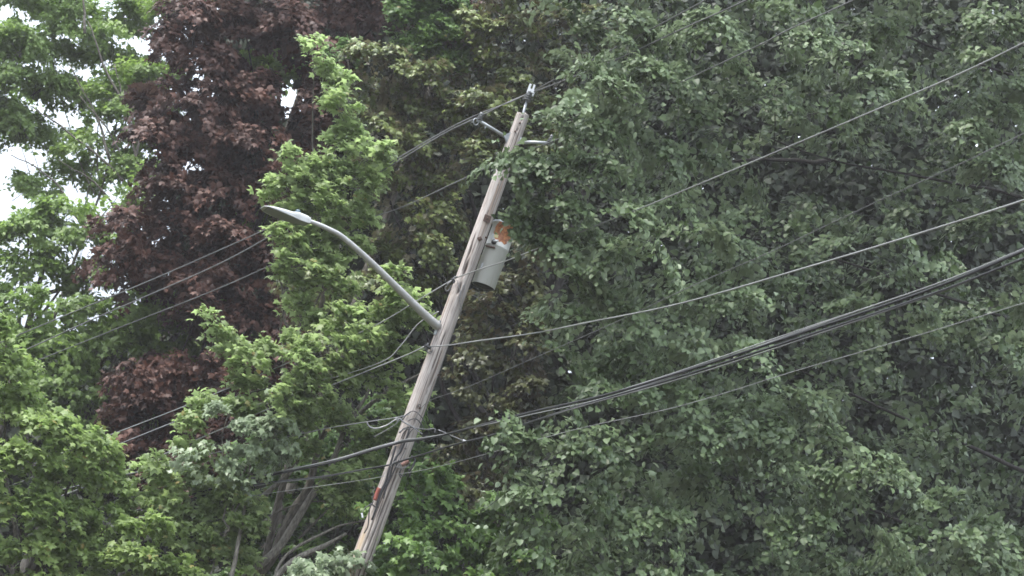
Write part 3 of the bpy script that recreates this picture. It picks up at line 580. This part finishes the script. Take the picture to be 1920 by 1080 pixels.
def line_crack(a0, y0, y1, w, d, wig=.05, ph=0.):
    z0, z1 = zat(y1), zat(y0); zz = (Z - z0) / (z1 - z0); on = np.clip(np.minimum(zz, 1 - zz) * 8, 0, 1)
    ac = a0 + wig * np.sin(Z * 2.3 + ph) + wig * .4 * np.sin(Z * 9 + ph)
    w *= 1.25; d *= 1.3; g = np.exp(-((A - ac) / w) ** 2) * on
    cut[:] += d * g; wear[:] = np.maximum(wear, g * .95)
def blob(a0, py, wa, hz, d, s=1.):
    z0 = zat(py); g = np.exp(-(((A - a0) / wa) ** 2 + ((Z - z0) / hz) ** 2) ** 1.6)
    cut[:] += d * g; wear[:] = np.maximum(wear, g * s)
for q in ((.1, 395, 420, .05, .008), (.28, 860, 1120, .055, .022), (-.25, 880, 1130, .045, .016), (.72, 920, 1120, .05, .02), (-.75, 990, 1140, .03, .008), (.2, 620, 700, .06, .012), (-.5, 440, 520, .07, .012), (.05, 700, 760, .03, .006), (-.35, 560, 640, .035, .006), (.35, 330, 400, .03, .005),
          (.5, 650, 730, .05, .012), (-.1, 230, 300, .035, .006), (.55, 450, 560, .03, .006), (-.15, 800, 870, .07, .01), (.02, 900, 980, .03, .006), (1.0, 700, 800, .04, .008), (-1.0, 560, 680, .04, .006), (.42, 240, 300, .04, .006)):
    line_crack(*q, ph=q[0] * 9)
blob(-.18, 508, .22, .16, .03); blob(-.05, 545, .16, .10, .03, .8); blob(-.42, 475, .14, .12, .015, .9)
blob(.1, 226, .22, .05, .012, .8); blob(.0, 247, .16, .045, .01, .8); blob(.12, 238, .05, .015, .01, 1.)
blob(.05, 765, .12, .05, .01, .75); blob(.35, 790, .1, .06, .01, .6); blob(.6, 690, .1, .1, .01, .7); blob(.1, 350, .05, .02, .012, 1.); blob(.25, 960, .2, .12, .01, .6); blob(-.05, 1010, .12, .1, .008, .5)
for i in range(26):
    blob(rng.uniform(-1.4, 1.4), rng.uniform(230, 1080), rng.uniform(.03, .07), rng.uniform(.02, .12), .006, rng.uniform(.3, .7))
zb = zat(960); bare[:] = np.clip((zb - Z) / .5, 0, 1) * np.exp(-((A + .75) / .33) ** 2) * .85
g0 = .25 * np.clip((Z - zat(330)) / .9, 0, 1); wear = np.clip(np.maximum(wear, g0 * (np.sin(A * 5 + Z * 3) * .5 + .6)), 0, 1)
Rr = Rr - cut
X3 = Rr * np.sin(A) ; Y3 = -Rr * np.cos(A)
ztop_j = np.where(np.arange(NZ)[:, None] == NZ - 1, -.02 + .018 * np.sin(A * 3) + .01 * np.sin(A * 8), 0)
vv = np.stack([X3, Y3, Z + ztop_j], -1).reshape(-1, 3)
ff = [(j * NA + i, j * NA + (i + 1) % NA, (j + 1) * NA + (i + 1) % NA, (j + 1) * NA + i) for j in range(NZ - 1) for i in range(NA)]
ff.append(tuple((NZ - 1) * NA + i for i in range(NA)))
me = bpy.data.meshes.new('shaft'); me.from_pydata([tuple(p) for p in vv], [], ff)
me.polygons.foreach_set('use_smooth', [True] * (len(ff) - 1) + [False])
for nm, arr in (('wear', wear), ('bare', bare)):
    a = me.attributes.new(nm, 'FLOAT', 'POINT'); a.data.foreach_set('value', arr.ravel().astype(np.float32))
me.materials.append(WOOD); me.update()
o = bpy.data.objects.new('shaft', me); COL.objects.link(o); o.parent = pole
RUSTY = mottled('rusty_steel', (.05, .035, .03), (.13, .07, .045), (60, 60, 60), .8, .3)
GALV = mottled('galvanised_steel', (.32, .335, .35), (.45, .465, .48), (14, 14, 14), .42, .05, .35)
WIRE_MAT = mottled('weathered_cable', (.10, .105, .11), (.17, .175, .18), (3, 3, 3), .5, 0)
BLACK = mat('black_jacket', (.022, .022, .024), .45)
PALE = mat('bare_aluminium', (.25, .25, .255), .38, .5)
def at_pole(px_, py_, out=0.0):
    """point on the pole's near face seen at px, py"""
    w = P(px_, py_, POLE[1] - .1); r = prad(w[2]); dx = np.clip((w[0] - POLE[0]) / r, -.95, .95); a = math.asin(dx)
    nv = np.array([math.sin(a), -math.cos(a), 0]); return np.array([POLE[0], POLE[1], w[2]]) + nv * (r + out), nv
def plate(px_, py_, hw, hh, rot, name, material, th=.008, out=.012):
    c, nv = at_pole(px_, py_, out); s = np.cross(UP, nv); cr, sr = math.cos(rot), math.sin(rot)
    mb = MB(); mb.box(c, (s * cr + UP * sr) * hw, (-s * sr + UP * cr) * hh, nv * th)
    o = mb.build(name, material, pole, bevel=.003)
    m2 = MB(); m2.lathe(c + nv * th, nv, [(.0, .03), (.016, .03), (.018, .02), (.018, 0)], 6); m2.build('bolt_head', RUSTY, o)
plate(913, 411, .062, .062, rad(2), 'washer_plate', RUSTY)
plate(899, 449, .036, .036, rad(45), 'washer_plate', RUSTY)
plate(787, 766, .02, .02, 0, 'washer_plate', RUSTY)
for (a_, b_) in ((911, 444), (975, 231), (966, 247), (809, 660), (821, 702), (760, 842), (752, 880)):
    c, nv = at_pole(a_, b_, -.004); mb = MB(); mb.lathe(c, nv, [(0, .022), (.014, .022), (.018, .01), (.018, 0)], 8); mb.build('bolt', RUSTY, pole)
c, nv = at_pole(786, 762, .01); mb = MB(); mb.tube([c + nv * .01 + (np.cross(UP, nv) * math.cos(t) + UP * math.sin(t)) * .022 for t in np.linspace(0, 6.28, 13)], .005, 6, False); mb.build('eye_bolt', BLACK, pole)
# number tag of thin metal, blank in the photograph
# loose wire loop hanging at the scar
mb = MB()
for k_, pts in enumerate(([(858, 525), (862, 545), (860, 562), (862, 578), (861, 590)], [(860, 562), (866, 540), (869, 536), (868, 550), (864, 566), (861, 582), (858, 578)])):
    mb.tube(catmull([at_pole(a, b, .03 + .01 * k_)[0] for a, b in pts], 6), .006, 5)
mb.build('wire_loop', PALE, pole)
# ground wire stapled down the shaft
mb = MB(); mb.tube(catmull([at_pole(a, b, .006)[0] for a, b in ((862, 600), (840, 660), (812, 740), (796, 800), (775, 860))], 8), .004, 5); mb.build('ground_wire', WIRE_MAT, pole)

# ---------------------------------------------------------------- top insulators and brackets
def insulator(root, c, axis, s=1.):
    mb = MB(); pr = []
    for k in range(3):
        h = k * .045 * s
        pr += [(.028 * s, h), (.075 * s - .008 * k * s, h + .004 * s), (.078 * s - .008 * k * s, h + .014 * s), (.030 * s, h + .028 * s)]
    pr += [(.03 * s, .135 * s), (.045 * s, .15 * s), (.045 * s, .175 * s), (.03 * s, .185 * s), (.036 * s, .20 * s), (.0, .21 * s)]
    mb.lathe(c, axis, pr, 20); return mb.build('insulator_sheds', PORC, root)
PORC = mat('grey_polymer', (.16, .165, .17), .35)
PORC_L = mat('pale_clamp', (.52, .53, .54), .35, .3)
ptop = P(979, 218, 28.0); t0 = np.array([POLE[0] + .02, 27.97, ZTOP - .25]); tip = P(988, 187, 27.95)
ip = thing('top_pin_insulator', (t0[0], t0[1], ZTOP), 'upright pin insulator with a pale clamp on top of the pole', 'insulator')
mb = MB(); mb.tube([t0, tip], [.026, .022], 10); mb.build('pin', GALV, ip)
insulator(ip, tip - UP * .02, UP, 1.0)
cl = tip + UP * .15
mb = MB(); mb.box(cl + np.array([-.03, 0, .05]), np.array([.02, 0, 0]), np.array([0, .03, 0]), UP * .09); mb.box(cl + np.array([.03, 0, .02]), np.array([.05, 0, 0]), np.array([0, .04, 0]), UP * .035)
mb.box(cl + np.array([.04, 0, .10]), np.array([.018, 0, 0]), np.array([0, .03, 0]), UP * .05); mb.tube([cl + np.array([.07, -.02, -.07]), cl + np.array([.075, -.02, .05])], .018, 8)
mb.build('clamp', PORC_L, ip, bevel=.006)
def bracket(px0, py0, px1, py1, Y1, label):
    a = P(px0, py0, 27.98); b = P(px1, py1, Y1)
    root = thing('insulator_bracket', a, label, 'bracket'); d = (b - a) / np.linalg.norm(b - a)
    mb = MB(); mb.tube([a, b], [.032, .027], 10); mb.build('arm', GALV, root)
    sgn = 1 if b[0] < a[0] else -1
    mb = MB(); q = a + np.array([sgn * .06, 0, 0]); mb.box(q, np.array([.012, 0, 0]), np.array([0, .05, 0]), UP * .16)
    pts = [a + d * .10 - UP * .0, q + UP * .15, q - UP * .15]
    for dy in (-.03, .03):
        v = [p + np.array([0, dy - .004, 0]) for p in pts] + [p + np.array([0, dy + .004, 0]) for p in pts]
        mb.add(v, [(0, 1, 2), (5, 4, 3), (0, 3, 4, 1), (1, 4, 5, 2), (2, 5, 3, 0)], False)
    mb.build('mounting_plate', GALV, root)
    insulator(root, b + UP * .01, UP, .7)
    if sgn > 0:
        mb = MB(); mb.tube([b + d * .05 - UP * .05 + (d * math.cos(t) + UP * math.sin(t)) * .055 for t in np.linspace(0, 6.28, 15)], .007, 6, False); mb.tube([b + d * -.02, b + d * .04 - UP * .03], .012, 6)
        mb.tube([b - d * .17 - UP * .02, b - d * .17 - UP * .08], .012, 6)
        mb.build('ring', GALV, root)
    return root, b
bl, bl_tip = bracket(952, 259, 898, 226, 27.6, 'grey steel bracket arm reaching left from the pole top')
br, br_tip = bracket(972, 266, 1030, 268, 27.75, 'grey steel bracket arm reaching right into the linden leaves')

# ---------------------------------------------------------------- transformer
def can_mat():
    m = mat('grey_paint_can', (.42, .42, .40), .45); t = m.node_tree; b = t.nodes['Principled BSDF']
    tc = t.nodes.new('ShaderNodeTexCoord'); sp = t.nodes.new('ShaderNodeSeparateXYZ'); t.links.new(tc.outputs['Object'], sp.inputs[0])
    nz = t.nodes.new('ShaderNodeTexNoise'); nz.inputs['Scale'].default_value = 7; nz.inputs['Detail'].default_value = 7; t.links.new(tc.outputs['Object'], nz.inputs[0])
    mp = t.nodes.new('ShaderNodeMapping'); mp.inputs['Scale'].default_value = (22, 22, 1.6); n2 = t.nodes.new('ShaderNodeTexNoise'); n2.inputs['Scale'].default_value = 1; n2.inputs['Detail'].default_value = 5
    t.links.new(tc.outputs['Object'], mp.inputs[0]); t.links.new(mp.outputs[0], n2.inputs[0])
    # rust patch: high on the front, ragged edge
    def gauss(src, c0, w):
        a = t.nodes.new('ShaderNodeMath'); a.operation = 'SUBTRACT'; a.inputs[1].default_value = c0; t.links.new(src, a.inputs[0])
        q = t.nodes.new('ShaderNodeMath'); q.operation = 'DIVIDE'; q.inputs[1].default_value = w; t.links.new(a.outputs[0], q.inputs[0])
        s = t.nodes.new('ShaderNodeMath'); s.operation = 'POWER'; s.inputs[1].default_value = 2; ab = t.nodes.new('ShaderNodeMath'); ab.operation = 'ABSOLUTE'; t.links.new(q.outputs[0], ab.inputs[0]); t.links.new(ab.outputs[0], s.inputs[0]); return s.outputs[0]
    gz_, gx_ = gauss(sp.outputs['Z'], .98, .19), gauss(sp.outputs['X'], .02, .15)
    ad = t.nodes.new('ShaderNodeMath'); ad.operation = 'ADD'; t.links.new(gz_, ad.inputs[0]); t.links.new(gx_, ad.inputs[1])
    ns = t.nodes.new('ShaderNodeMath'); ns.operation = 'MULTIPLY_ADD'; ns.inputs[1].default_value = -2.2; t.links.new(nz.outputs[0], ns.inputs[0]); t.links.new(ad.outputs[0], ns.inputs[2])
    rp = t.nodes.new('ShaderNodeValToRGB'); rp.color_ramp.elements[0].position = -0.0; rp.color_ramp.elements[0].color = (1, 1, 1, 1); rp.color_ramp.elements[1].position = .12; rp.color_ramp.elements[1].color = (0, 0, 0, 1)
    t.links.new(ns.outputs[0], rp.inputs[0])
    st = t.nodes.new('ShaderNodeValToRGB'); st.color_ramp.elements[0].position = .56; st.color_ramp.elements[0].color = (.50, .50, .475, 1); st.color_ramp.elements[1].position = .75; st.color_ramp.elements[1].color = (.40, .36, .28, 1)
    t.links.new(n2.outputs[0], st.inputs[0])
    rc = t.nodes.new('ShaderNodeValToRGB'); rc.color_ramp.elements[0].color = (.20, .065, .025, 1); rc.color_ramp.elements[1].color = (.42, .17, .06, 1); rc.color_ramp.elements[0].position = .35; rc.color_ramp.elements[1].position = .6
    n3 = t.nodes.new('ShaderNodeTexNoise'); n3.inputs['Scale'].default_value = 22; t.links.new(tc.outputs['Object'], n3.inputs[0]); t.links.new(n3.outputs[0], rc.inputs[0])
    mx = t.nodes.new('ShaderNodeMix'); mx.data_type = 'RGBA'; t.links.new(rp.outputs[0], mx.inputs[0]); t.links.new(st.outputs[0], mx.inputs[6]); t.links.new(rc.outputs[0], mx.inputs[7])
    t.links.new(mx.outputs[2], b.inputs['Base Color']); return m
CY = 28.22
cb = P(906, 537, CY); R0 = .205
tr = thing('pole_transformer', cb, 'grey cylindrical transformer with an orange rust patch hung behind the pole', 'transformer')
mb = MB(); mb.lathe(cb, UP, [(R0 * .97, 0), (R0, .008), (R0, .70), (R0 + .004, .705), (R0 + .004, .72), (R0, .725), (R0, 1.10), (R0 + .012, 1.105), (R0 + .012, 1.13)], 48); mb.build('tank', can_mat(), tr)
mb = MB(); mb.lathe(cb + UP * .02, UP, [(R0 * .96, 0), (0, .002)], 48); mb.build('tank_bottom', mat('tank_underside', (.05, .05, .052), .7), tr)
mb = MB(); mb.lathe(cb + UP * 1.131, UP, [(R0 + .02, 0), (R0 + .02, .02), (R0 * .8, .05), (0, .06)], 48); mb.build('lid', GALV, tr)
def on_can(px_, py_, out=0):
    w = P(px_, py_, CY - .15); a = math.asin(float(np.clip((w[0] - cb[0]) / R0, -.97, .97))); nv = np.array([math.sin(a), -math.cos(a), 0]); return np.array([cb[0], CY, w[2]]) + nv * (R0 + out), nv
c, nv = on_can(926, 455); s = np.cross(UP, nv)
mb = MB(); mb.lathe(c, nv, [(.045, -.01), (.045, .02), (.02, .025), (.02, .06), (0, .06)], 16); bu = mb.build('bushing', BLACK, tr)
mb = MB(); mb.tube([c + nv * .05, c + nv * .06 + s * .09 + UP * .02], [.018, .02], 10); mb.build('connector', PORC_L, bu)
c, nv = on_can(930, 444); s = np.cross(UP, nv); mb = MB(); mb.box(c + nv * .004, s * .038, UP * .026, nv * .002); mb.build('warning_label', mat('pale_yellow', (.55, .48, .24), .6), tr)
c, nv = on_can(920, 464); s = np.cross(UP, nv); mb = MB(); mb.box(c + nv * .02, s * .09, UP * .012, nv * .02); mb.build('lifting_lug', RUSTY, tr)
c, nv = on_can(890, 470); mb = MB(); mb.box(np.array([cb[0] - .12, 28.12, cb[2] + .85]), np.array([.03, 0, 0]), np.array([0, .06, 0]), UP * .05); mb.box(np.array([cb[0] - .12, 28.12, cb[2] + .3]), np.array([.03, 0, 0]), np.array([0, .06, 0]), UP * .05); mb.build('mounting_bracket', GALV, tr)
mb = MB()
for pts in ([(884, 545), (895, 548), (902, 552), (912, 551)], [(884, 553), (892, 556), (900, 562)], [(903, 556), (899, 562), (896, 556), (905, 551)]):
    mb.tube(catmull([P(a, b, 28.2) for a, b in pts], 5), .006, 5)
mb.build('lead_wire', PALE, tr)

# ---------------------------------------------------------------- street lamp
ARMD = np.array([-math.sin(rad(60)), -math.cos(rad(60)), 0.0])
def lamp_pt(px_, py_):
    n_ = np.array([-ARMD[1], ARMD[0], 0]); d = ray(px_, py_); return EYE + d * (((POLE - EYE) @ n_) / (d @ n_))
ARMM = mottled('arm_aluminium', (.37, .365, .355), (.44, .435, .425), (9, 9, 9), .45, .05, .25)
ap = [lamp_pt(*q) for q in ((822, 613), (790, 584), (737, 532), (692, 488), (655, 455), (636, 440), (615, 429), (597, 421), (570, 411))]
root = thing('street_lamp', ap[0], 'grey street lamp on a long curved arm reaching left from the pole', 'street lamp')
mb = MB(); mb.tube(catmull(ap, 6), [.078, .068, .058, .051, .046, .043, .040, .038, .034], 16); mb.build('arm', ARMM, root)
mb = MB(); c, nv = at_pole(821, 614, .012); s = np.cross(UP, nv); mb.box(c, s * .03, UP * .13, nv * .012); mb.build('mounting_plate', GALV, root, bevel=.004)
hx0, hx1 = lamp_pt(577, 415), lamp_pt(492, 387)
ex_ = (hx1 - hx0); HL = np.linalg.norm(ex_); ex_ /= HL; ey = nrm(np.cross(UP, ex_)); ez = np.cross(ex_, ey)
_t = rad(14); ey, ez = ey * math.cos(_t) + ez * math.sin(_t), ez * math.cos(_t) - ey * math.sin(_t)
HEADM = mottled('lamp_housing', (.42, .42, .415), (.47, .47, .465), (20, 20, 20), .4, .0, .15)
secs = [(-.02, .075, .055, -.050, .7), (.05, .085, .068, -.060, .7), (.22, .100, .074, -.064, .7), (.31, .115, .062, -.066, .7), (.40, .132, .028, -.062, .85), (.60, .142, .016, -.050, .9), (.80, .138, .006, -.036, .9), (.93, .112, -.004, -.024, .9), (1.0, .065, -.008, -.018, .9)]
def ring(u, w, zt, zb_, sh):
    return [hx0 + ex_ * u * HL + ey * a + ez * b for a, b in ((w, zb_), (w * 1.02, zb_ + .5 * (zt - zb_)), (w * .97, zb_ + .8 * (zt - zb_)), (w * sh, zt), (-w * sh, zt), (-w * .97, zb_ + .8 * (zt - zb_)), (-w * 1.02, zb_ + .5 * (zt - zb_)), (-w, zb_))]
mb = MB(); v = []; K = 8
for q in secs: v += ring(*q)
f = [(i * K + k, i * K + (k + 1) % K, (i + 1) * K + (k + 1) % K, (i + 1) * K + k) for i in range(len(secs) - 1) for k in range(K)]
f += [tuple(range(K))[::-1], tuple((len(secs) - 1) * K + k for k in range(K))]
mb.add(v, f, False); hd = mb.build('lamp_head', HEADM, root)
mb = MB(); lv = []
lens_secs = [(.02, .068, -.060), (.25, .094, -.067), (.60, .128, -.052), (.93, .092, -.026)]
for u, w, zb_ in lens_secs: lv += [hx0 + ex_ * u * HL + ey * w + ez * zb_, hx0 + ex_ * u * HL - ey * w + ez * zb_, hx0 + ex_ * u * HL - ey * w + ez * (zb_ - .006), hx0 + ex_ * u * HL + ey * w + ez * (zb_ - .006)]
mb.add(lv, [(i * 4 + k, i * 4 + (k + 1) % 4, (i + 1) * 4 + (k + 1) % 4, (i + 1) * 4 + k) for i in range(3) for k in range(4)] + [(0, 1, 2, 3), (15, 14, 13, 12)], False)
mb.build('lens', mat('lamp_lens', (.17, .17, .17), .35), hd)
c = hx0 + ex_ * .235 * HL + ez * .072
mb = MB(); mb.lathe(c, ez, [(.04, -.01), (.042, .045), (.036, .06), (0, .064)], 16); mb.build('photocell', mat('photocell_blue', (.045, .085, .11), .3), hd)
mb = MB(); mb.lathe(hx0 - ex_ * .03, ex_, [(.044, 0), (.044, .03), (.036, .034)], 14); mb.build('collar', GALV, root)

# ---------------------------------------------------------------- wires
TR, TL = 60, 35
def side_pts(pts, sh=0.0):
    out_ = []
    for q in pts:
        out_.append(plane_pt(q[0], q[1], TR if q[2] else TL, sh))
    return out_
def smooth(pts2, n=10): return catmull([np.array(p, float) for p in pts2], n)
def wire(label, right, left, r, material, group=None, sh=0.0, name='wire', attach=None, strands=1, spread=.02, rr=None, wob=0.0, cat_='wire'):
    """right: picture points from the pole to the right, left: from the pole to the left"""
    pr = [plane_pt(p[0], p[1], TR, sh) for p in smooth(right)] if right else []
    pl = [plane_pt(p[0], p[1], TL, sh) for p in smooth(left)] if left else []
    if right and len(pr) > 2:
        pr.append(pr[-1] + (pr[-1] - pr[-2]) * 30)
    if left and len(pl) > 2:
        pl.append(pl[-1] + (pl[-1] - pl[-2]) * 8)
    path = pl[::-1] + ([attach] if attach is not None else []) + pr
    r *= 1.25; rr = [q * 1.2 for q in rr] if rr else None; spread *= 1.2
    if wob: path = [p + np.array([0, 0, wob * math.sin(i * 1.9)]) for i, p in enumerate(path)]
    if strands == 1:
        mb = MB(); mb.tube(path, r, 6); o = mb.build(name, material); tag(o, label, cat_, group)
        return o
    root = thing(name, path[len(path) // 2], label, cat_, group)
    cum = np.concatenate([[0], np.cumsum([np.linalg.norm(path[i + 1] - path[i]) for i in range(len(path) - 1)])])
    for s_ in range(strands):
        ph = 2 * math.pi * s_ / strands; pp = []
        for c_, p in zip(cum, path):
            a = ph + c_ * .55 * (1 if s_ else .2); pp.append(p + np.array([0.3 * math.cos(a), -.3 * math.cos(a), math.sin(a)]) * spread)
        mb = MB(); mb.tube(pp, rr[s_] if rr else r, 6); mb.build('strand', material[s_] if isinstance(material, list) else material, root)
    return root
WPALE = mottled('grey_aluminium_wire', (.24, .24, .24), (.36, .36, .36), (2, 2, 2), .45, 0, .3)
WMID = mottled('tarnished_wire', (.10, .10, .10), (.17, .17, .17), (2, 2, 2), .5, 0)
wire('upper of two close wires crossing the pole top and passing over the left bracket', [(990, 176), (1040, 149), (1100, 118), (1165, 84), (1290, 18), (1330, -5), (1500, -110)], [(960, 190), (898, 214), (840, 242), (740, 300), (640, 358), (520, 420), (300, 518), (150, 580), (30, 630)], .0095, WMID)
wire('lower of two close wires tied to the insulator on the pole top', [(985, 178), (1060, 150), (1162, 109), (1280, 54), (1400, 0), (1560, -80)], [(950, 193), (898, 219), (830, 252), (730, 312), (640, 364), (525, 432), (400, 500), (180, 596), (40, 660)], .0105, WMID)
wire('dark wire passing behind the pole and ending at the right bracket in the linden', [(1030, 268), (1150, 215), (1290, 148), (1425, 84), (1480, 55), (1600, 0), (1720, -60)], [(960, 292), (850, 344), (760, 386), (680, 415), (530, 487), (400, 545), (240, 608), (60, 680)], .0085, WMID, sh=.25)
wire('long pale wire rising to the upper right edge across the linden', [(860, 519), (900, 505), (955, 487), (1010, 465), (1100, 430), (1200, 391), (1280, 358), (1400, 308), (1640, 207), (1800, 138), (1920, 80), (2100, -10)], [(849, 524), (790, 559), (700, 612), (560, 672), (447, 720), (330, 768), (216, 812), (100, 856)], .0085, WPALE, sh=-.18)
wire('very thin faint wire crossing the linden between the two pale wires', [(775, 790), (800, 755), (850, 735), (890, 720), (1000, 672), (1170, 597), (1300, 535), (1450, 470), (1625, 387), (1790, 312), (1920, 250), (2100, 165)], None, .0042, WMID, sh=-.17)
wire('pale wire clamped to the pole just under the lamp arm', [(800, 650), (845, 647), (890, 640), (1000, 625), (1100, 605), (1280, 568), (1500, 505), (1690, 448), (1920, 375), (2100, 310)], [(795, 650), (759, 667), (640, 715), (520, 760), (430, 798), (330, 842), (224, 887), (120, 928)], .0095, WPALE, sh=-.19)
wire('thick bundle of overhead cables with two pale strands above a black one', [(758, 827), (800, 822), (850, 812), (1000, 775), (1130, 744), (1280, 697), (1500, 622), (1750, 538), (1920, 470), (2100, 395)], [(745, 830), (700, 842), (620, 865), (500, 890), (400, 915), (250, 960)], .008, [WPALE, BLACK, WPALE], sh=-.2, strands=3, spread=.022, rr=[.008, .016, .007], name='cable_bundle', cat_='cable')
wire('twin cable below the thick bundle passing behind linden leaves beside the pole', [(745, 868), (780, 857), (860, 833), (930, 815), (1080, 765), (1280, 707), (1500, 636), (1750, 553), (1920, 487), (2100, 415)], [(735, 872), (690, 880), (600, 895), (500, 906), (400, 925), (250, 965)], .010, [BLACK, WMID], sh=-.2, strands=2, spread=.016, rr=[.013, .008], name='cable_bundle', cat_='cable')
wire('lowest thin wire reaching the right edge below the cables', [(755, 888), (800, 880), (880, 860), (1080, 805), (1280, 760), (1500, 693), (1700, 635), (1920, 568), (2100, 510)], [(740, 889), (680, 900), (560, 917), (440, 935), (300, 962)], .0036, WPALE, sh=-.2)
wire('twisted service wire sloping down left behind the light green maple', None, [(822, 585), (784, 608), (750, 650), (714, 680), (600, 715), (466, 737), (330, 790), (210, 838), (100, 880)], .012, [WPALE, BLACK], strands=2, spread=.011, rr=[.008, .008], sh=-.12)
wire('pale service wire with a loose loop left of the pole', None, [(768, 778), (735, 785), (700, 790), (660, 796), (602, 806), (530, 822), (449, 840), (358, 859), (283, 879), (197, 898), (100, 922)], .009, [PALE, WMID], strands=2, spread=.009, rr=[.0075, .006], sh=-.18)

# fittings hung on the pole: clamps, jumpers, splice
def loose(name, label, cat_, items, Y=27.78):
    root = thing(name, P(items[0][1][0][0], items[0][1][0][1], Y), label, cat_)
    for nm, pts, r, m_ in items:
        mb = MB(); mb.tube(catmull([P(a, b, Y - (q[0] if q else 0)) for a, b, *q in pts], 6), r, 8); mb.build(nm, m_, root)
    return root
loose('wire_clamp', 'small dark wire clamp on the left side of the pole under the lamp arm', 'clamp', [('clamp_body', [(796, 647), (802, 650), (808, 653)], .028, BLACK), ('bail', [(800, 658), (806, 663), (812, 655)], .008, WMID), ('jaw', [(797, 655), (803, 643)], .014, WMID)])
loose('cable_clamp', 'twisted dark clamp where the long wire meets the pole beside its scar', 'clamp', [('clamp_body', [(846, 522), (852, 526), (850, 531)], .016, BLACK), ('wrap', [(838, 534), (846, 527), (852, 520), (858, 519)], .013, WMID), ('tail', [(838, 536), (834, 541), (840, 545), (846, 535)], .006, WMID)])
loose('jumper_wires', 'tangle of black loops and a pale guard wire around the pole above the cables', 'jumper wires',
      [('loop', [(764, 776), (772, 771), (781, 773), (790, 782), (797, 792)], .007, BLACK), ('loop', [(764, 790), (772, 786), (781, 786), (789, 794), (794, 801)], .009, BLACK), ('loop', [(749, 812), (757, 804), (768, 801), (778, 803), (790, 812)], .011, BLACK),
       ('loop', [(752, 822), (758, 810), (768, 803)], .008, BLACK), ('loop', [(760, 830), (768, 812), (776, 803)], .007, BLACK), ('guard_wire', [(749, 784), (758, 792), (770, 798), (781, 806), (792, 814)], .012, PALE), ('guard_wire', [(748, 810), (755, 806), (762, 803)], .010, PALE),
       ('loop', [(754, 789), (762, 778), (770, 773)], .008, BLACK), ('tail', [(740, 784), (748, 785), (744, 790)], .009, PALE), ('loop', [(772, 800), (782, 803), (800, 805), (815, 804), (815, 811)], .009, WMID), ('loop', [(700, 820), (735, 800), (752, 786), (764, 775)], .006, WMID)], Y=27.76)
loose('spacer_rod', 'thin pale spacer rod slanting down to the lower cable right of the pole', 'rod', [('rod', [(822, 806), (845, 816), (872, 828)], .008, PALE), ('end_cap', [(868, 826), (876, 829)], .02, PORC_L)], Y=27.3)
loose('cable_loop', 'pale slack cable loop hanging left of the pole under the service wire', 'cable loop', [('loop', [(688, 792), (692, 799), (700, 803), (712, 802), (726, 797), (738, 789), (746, 785)], .012, PALE)], Y=28.2)
loose('cable_riser', 'black cables with an orange-red sleeve running down the left side of the pole', 'cable riser',
      [('cable', [(768, 802), (762, 822), (752, 845), (741, 860), (735, 878), (728, 900), (716, 922), (708, 945), (697, 975)], .016, BLACK), ('cable', [(742, 836), (738, 850), (733, 868), (728, 885), (722, 905), (712, 925), (706, 948)], .018, BLACK),
       ('cable', [(748, 862), (740, 880), (733, 895), (724, 915), (719, 935)], .012, BLACK), ('sleeve', [(711, 915), (707, 925), (703, 938)], .034, mat('orange_sleeve', (.24, .065, .045), .7)), ('drip_loop', [(752, 878), (750, 888), (756, 893), (762, 888)], .009, BLACK),
       ('cable', [(757, 829), (750, 843), (744, 858), (742, 872)], .008, WMID), ('cable', [(764, 828), (759, 845), (750, 862)], .007, WMID),
       ('cable', [(738, 852), (734, 862), (731, 872)], .014, BLACK), ('tie', [(697, 945), (703, 950), (709, 951)], .012, BLACK), ('cable', [(700, 940), (693, 955), (690, 985), (683, 1000)], .010, BLACK)], Y=27.76)
loose('cable_hanger', 'rusty red clamp with twisted ties where the lower cables cross the pole', 'clamp', [('clamp_body', [(753, 872), (760, 868), (766, 864)], .034, mottled('red_rust', (.16, .07, .05), (.28, .16, .13), (50, 50, 50), .8)),
      ('wrap', [(738, 872), (746, 876), (756, 878), (764, 874), (770, 866)], .009, WMID), ('wrap', [(744, 878), (752, 868), (760, 860), (770, 858)], .007, WMID), ('wrap', [(732, 874), (740, 866), (750, 872), (754, 882)], .008, WMID), ('wrap', [(748, 862), (754, 866), (760, 876)], .006, PALE),
      ('strap', [(771, 855), (778, 862), (773, 876), (766, 884)], .018, BLACK), ('tail', [(752, 880), (748, 888), (752, 896)], .008, BLACK)], Y=27.74)
loose('hanging_tag', 'small white tag with a coiled tail hanging left of the pole foot', 'tag', [('tag_body', [(678, 962), (679, 966), (680, 971)], .016, mat('white_plastic', (.7, .72, .74), .3)), ('coil', [(700, 912), (703, 917), (698, 922), (702, 928), (697, 933), (700, 940), (694, 946), (685, 952), (679, 962)], .006, WMID)], Y=27.85)

# ---------------------------------------------------------------- haze
mb = MB(); mb.box(np.array([2, 30, 13]), np.array([45.0, 0, 0]), np.array([0, 34.0, 0]), UP * 17)  # thin even volume added to lift the blacks, standing for lens glare
hm = bpy.data.materials.new('glare_haze'); hm.use_nodes = True; t = hm.node_tree; t.nodes.clear()
ho = t.nodes.new('ShaderNodeOutputMaterial'); pv = t.nodes.new('ShaderNodeVolumePrincipled'); pv.inputs['Color'].default_value = (1, .95, .98, 1); pv.inputs['Density'].default_value = .0006; pv.inputs['Anisotropy'].default_value = .2
t.links.new(pv.outputs[0], ho.inputs['Volume'])
tag(mb.build('glare_haze', hm), kind='stuff')
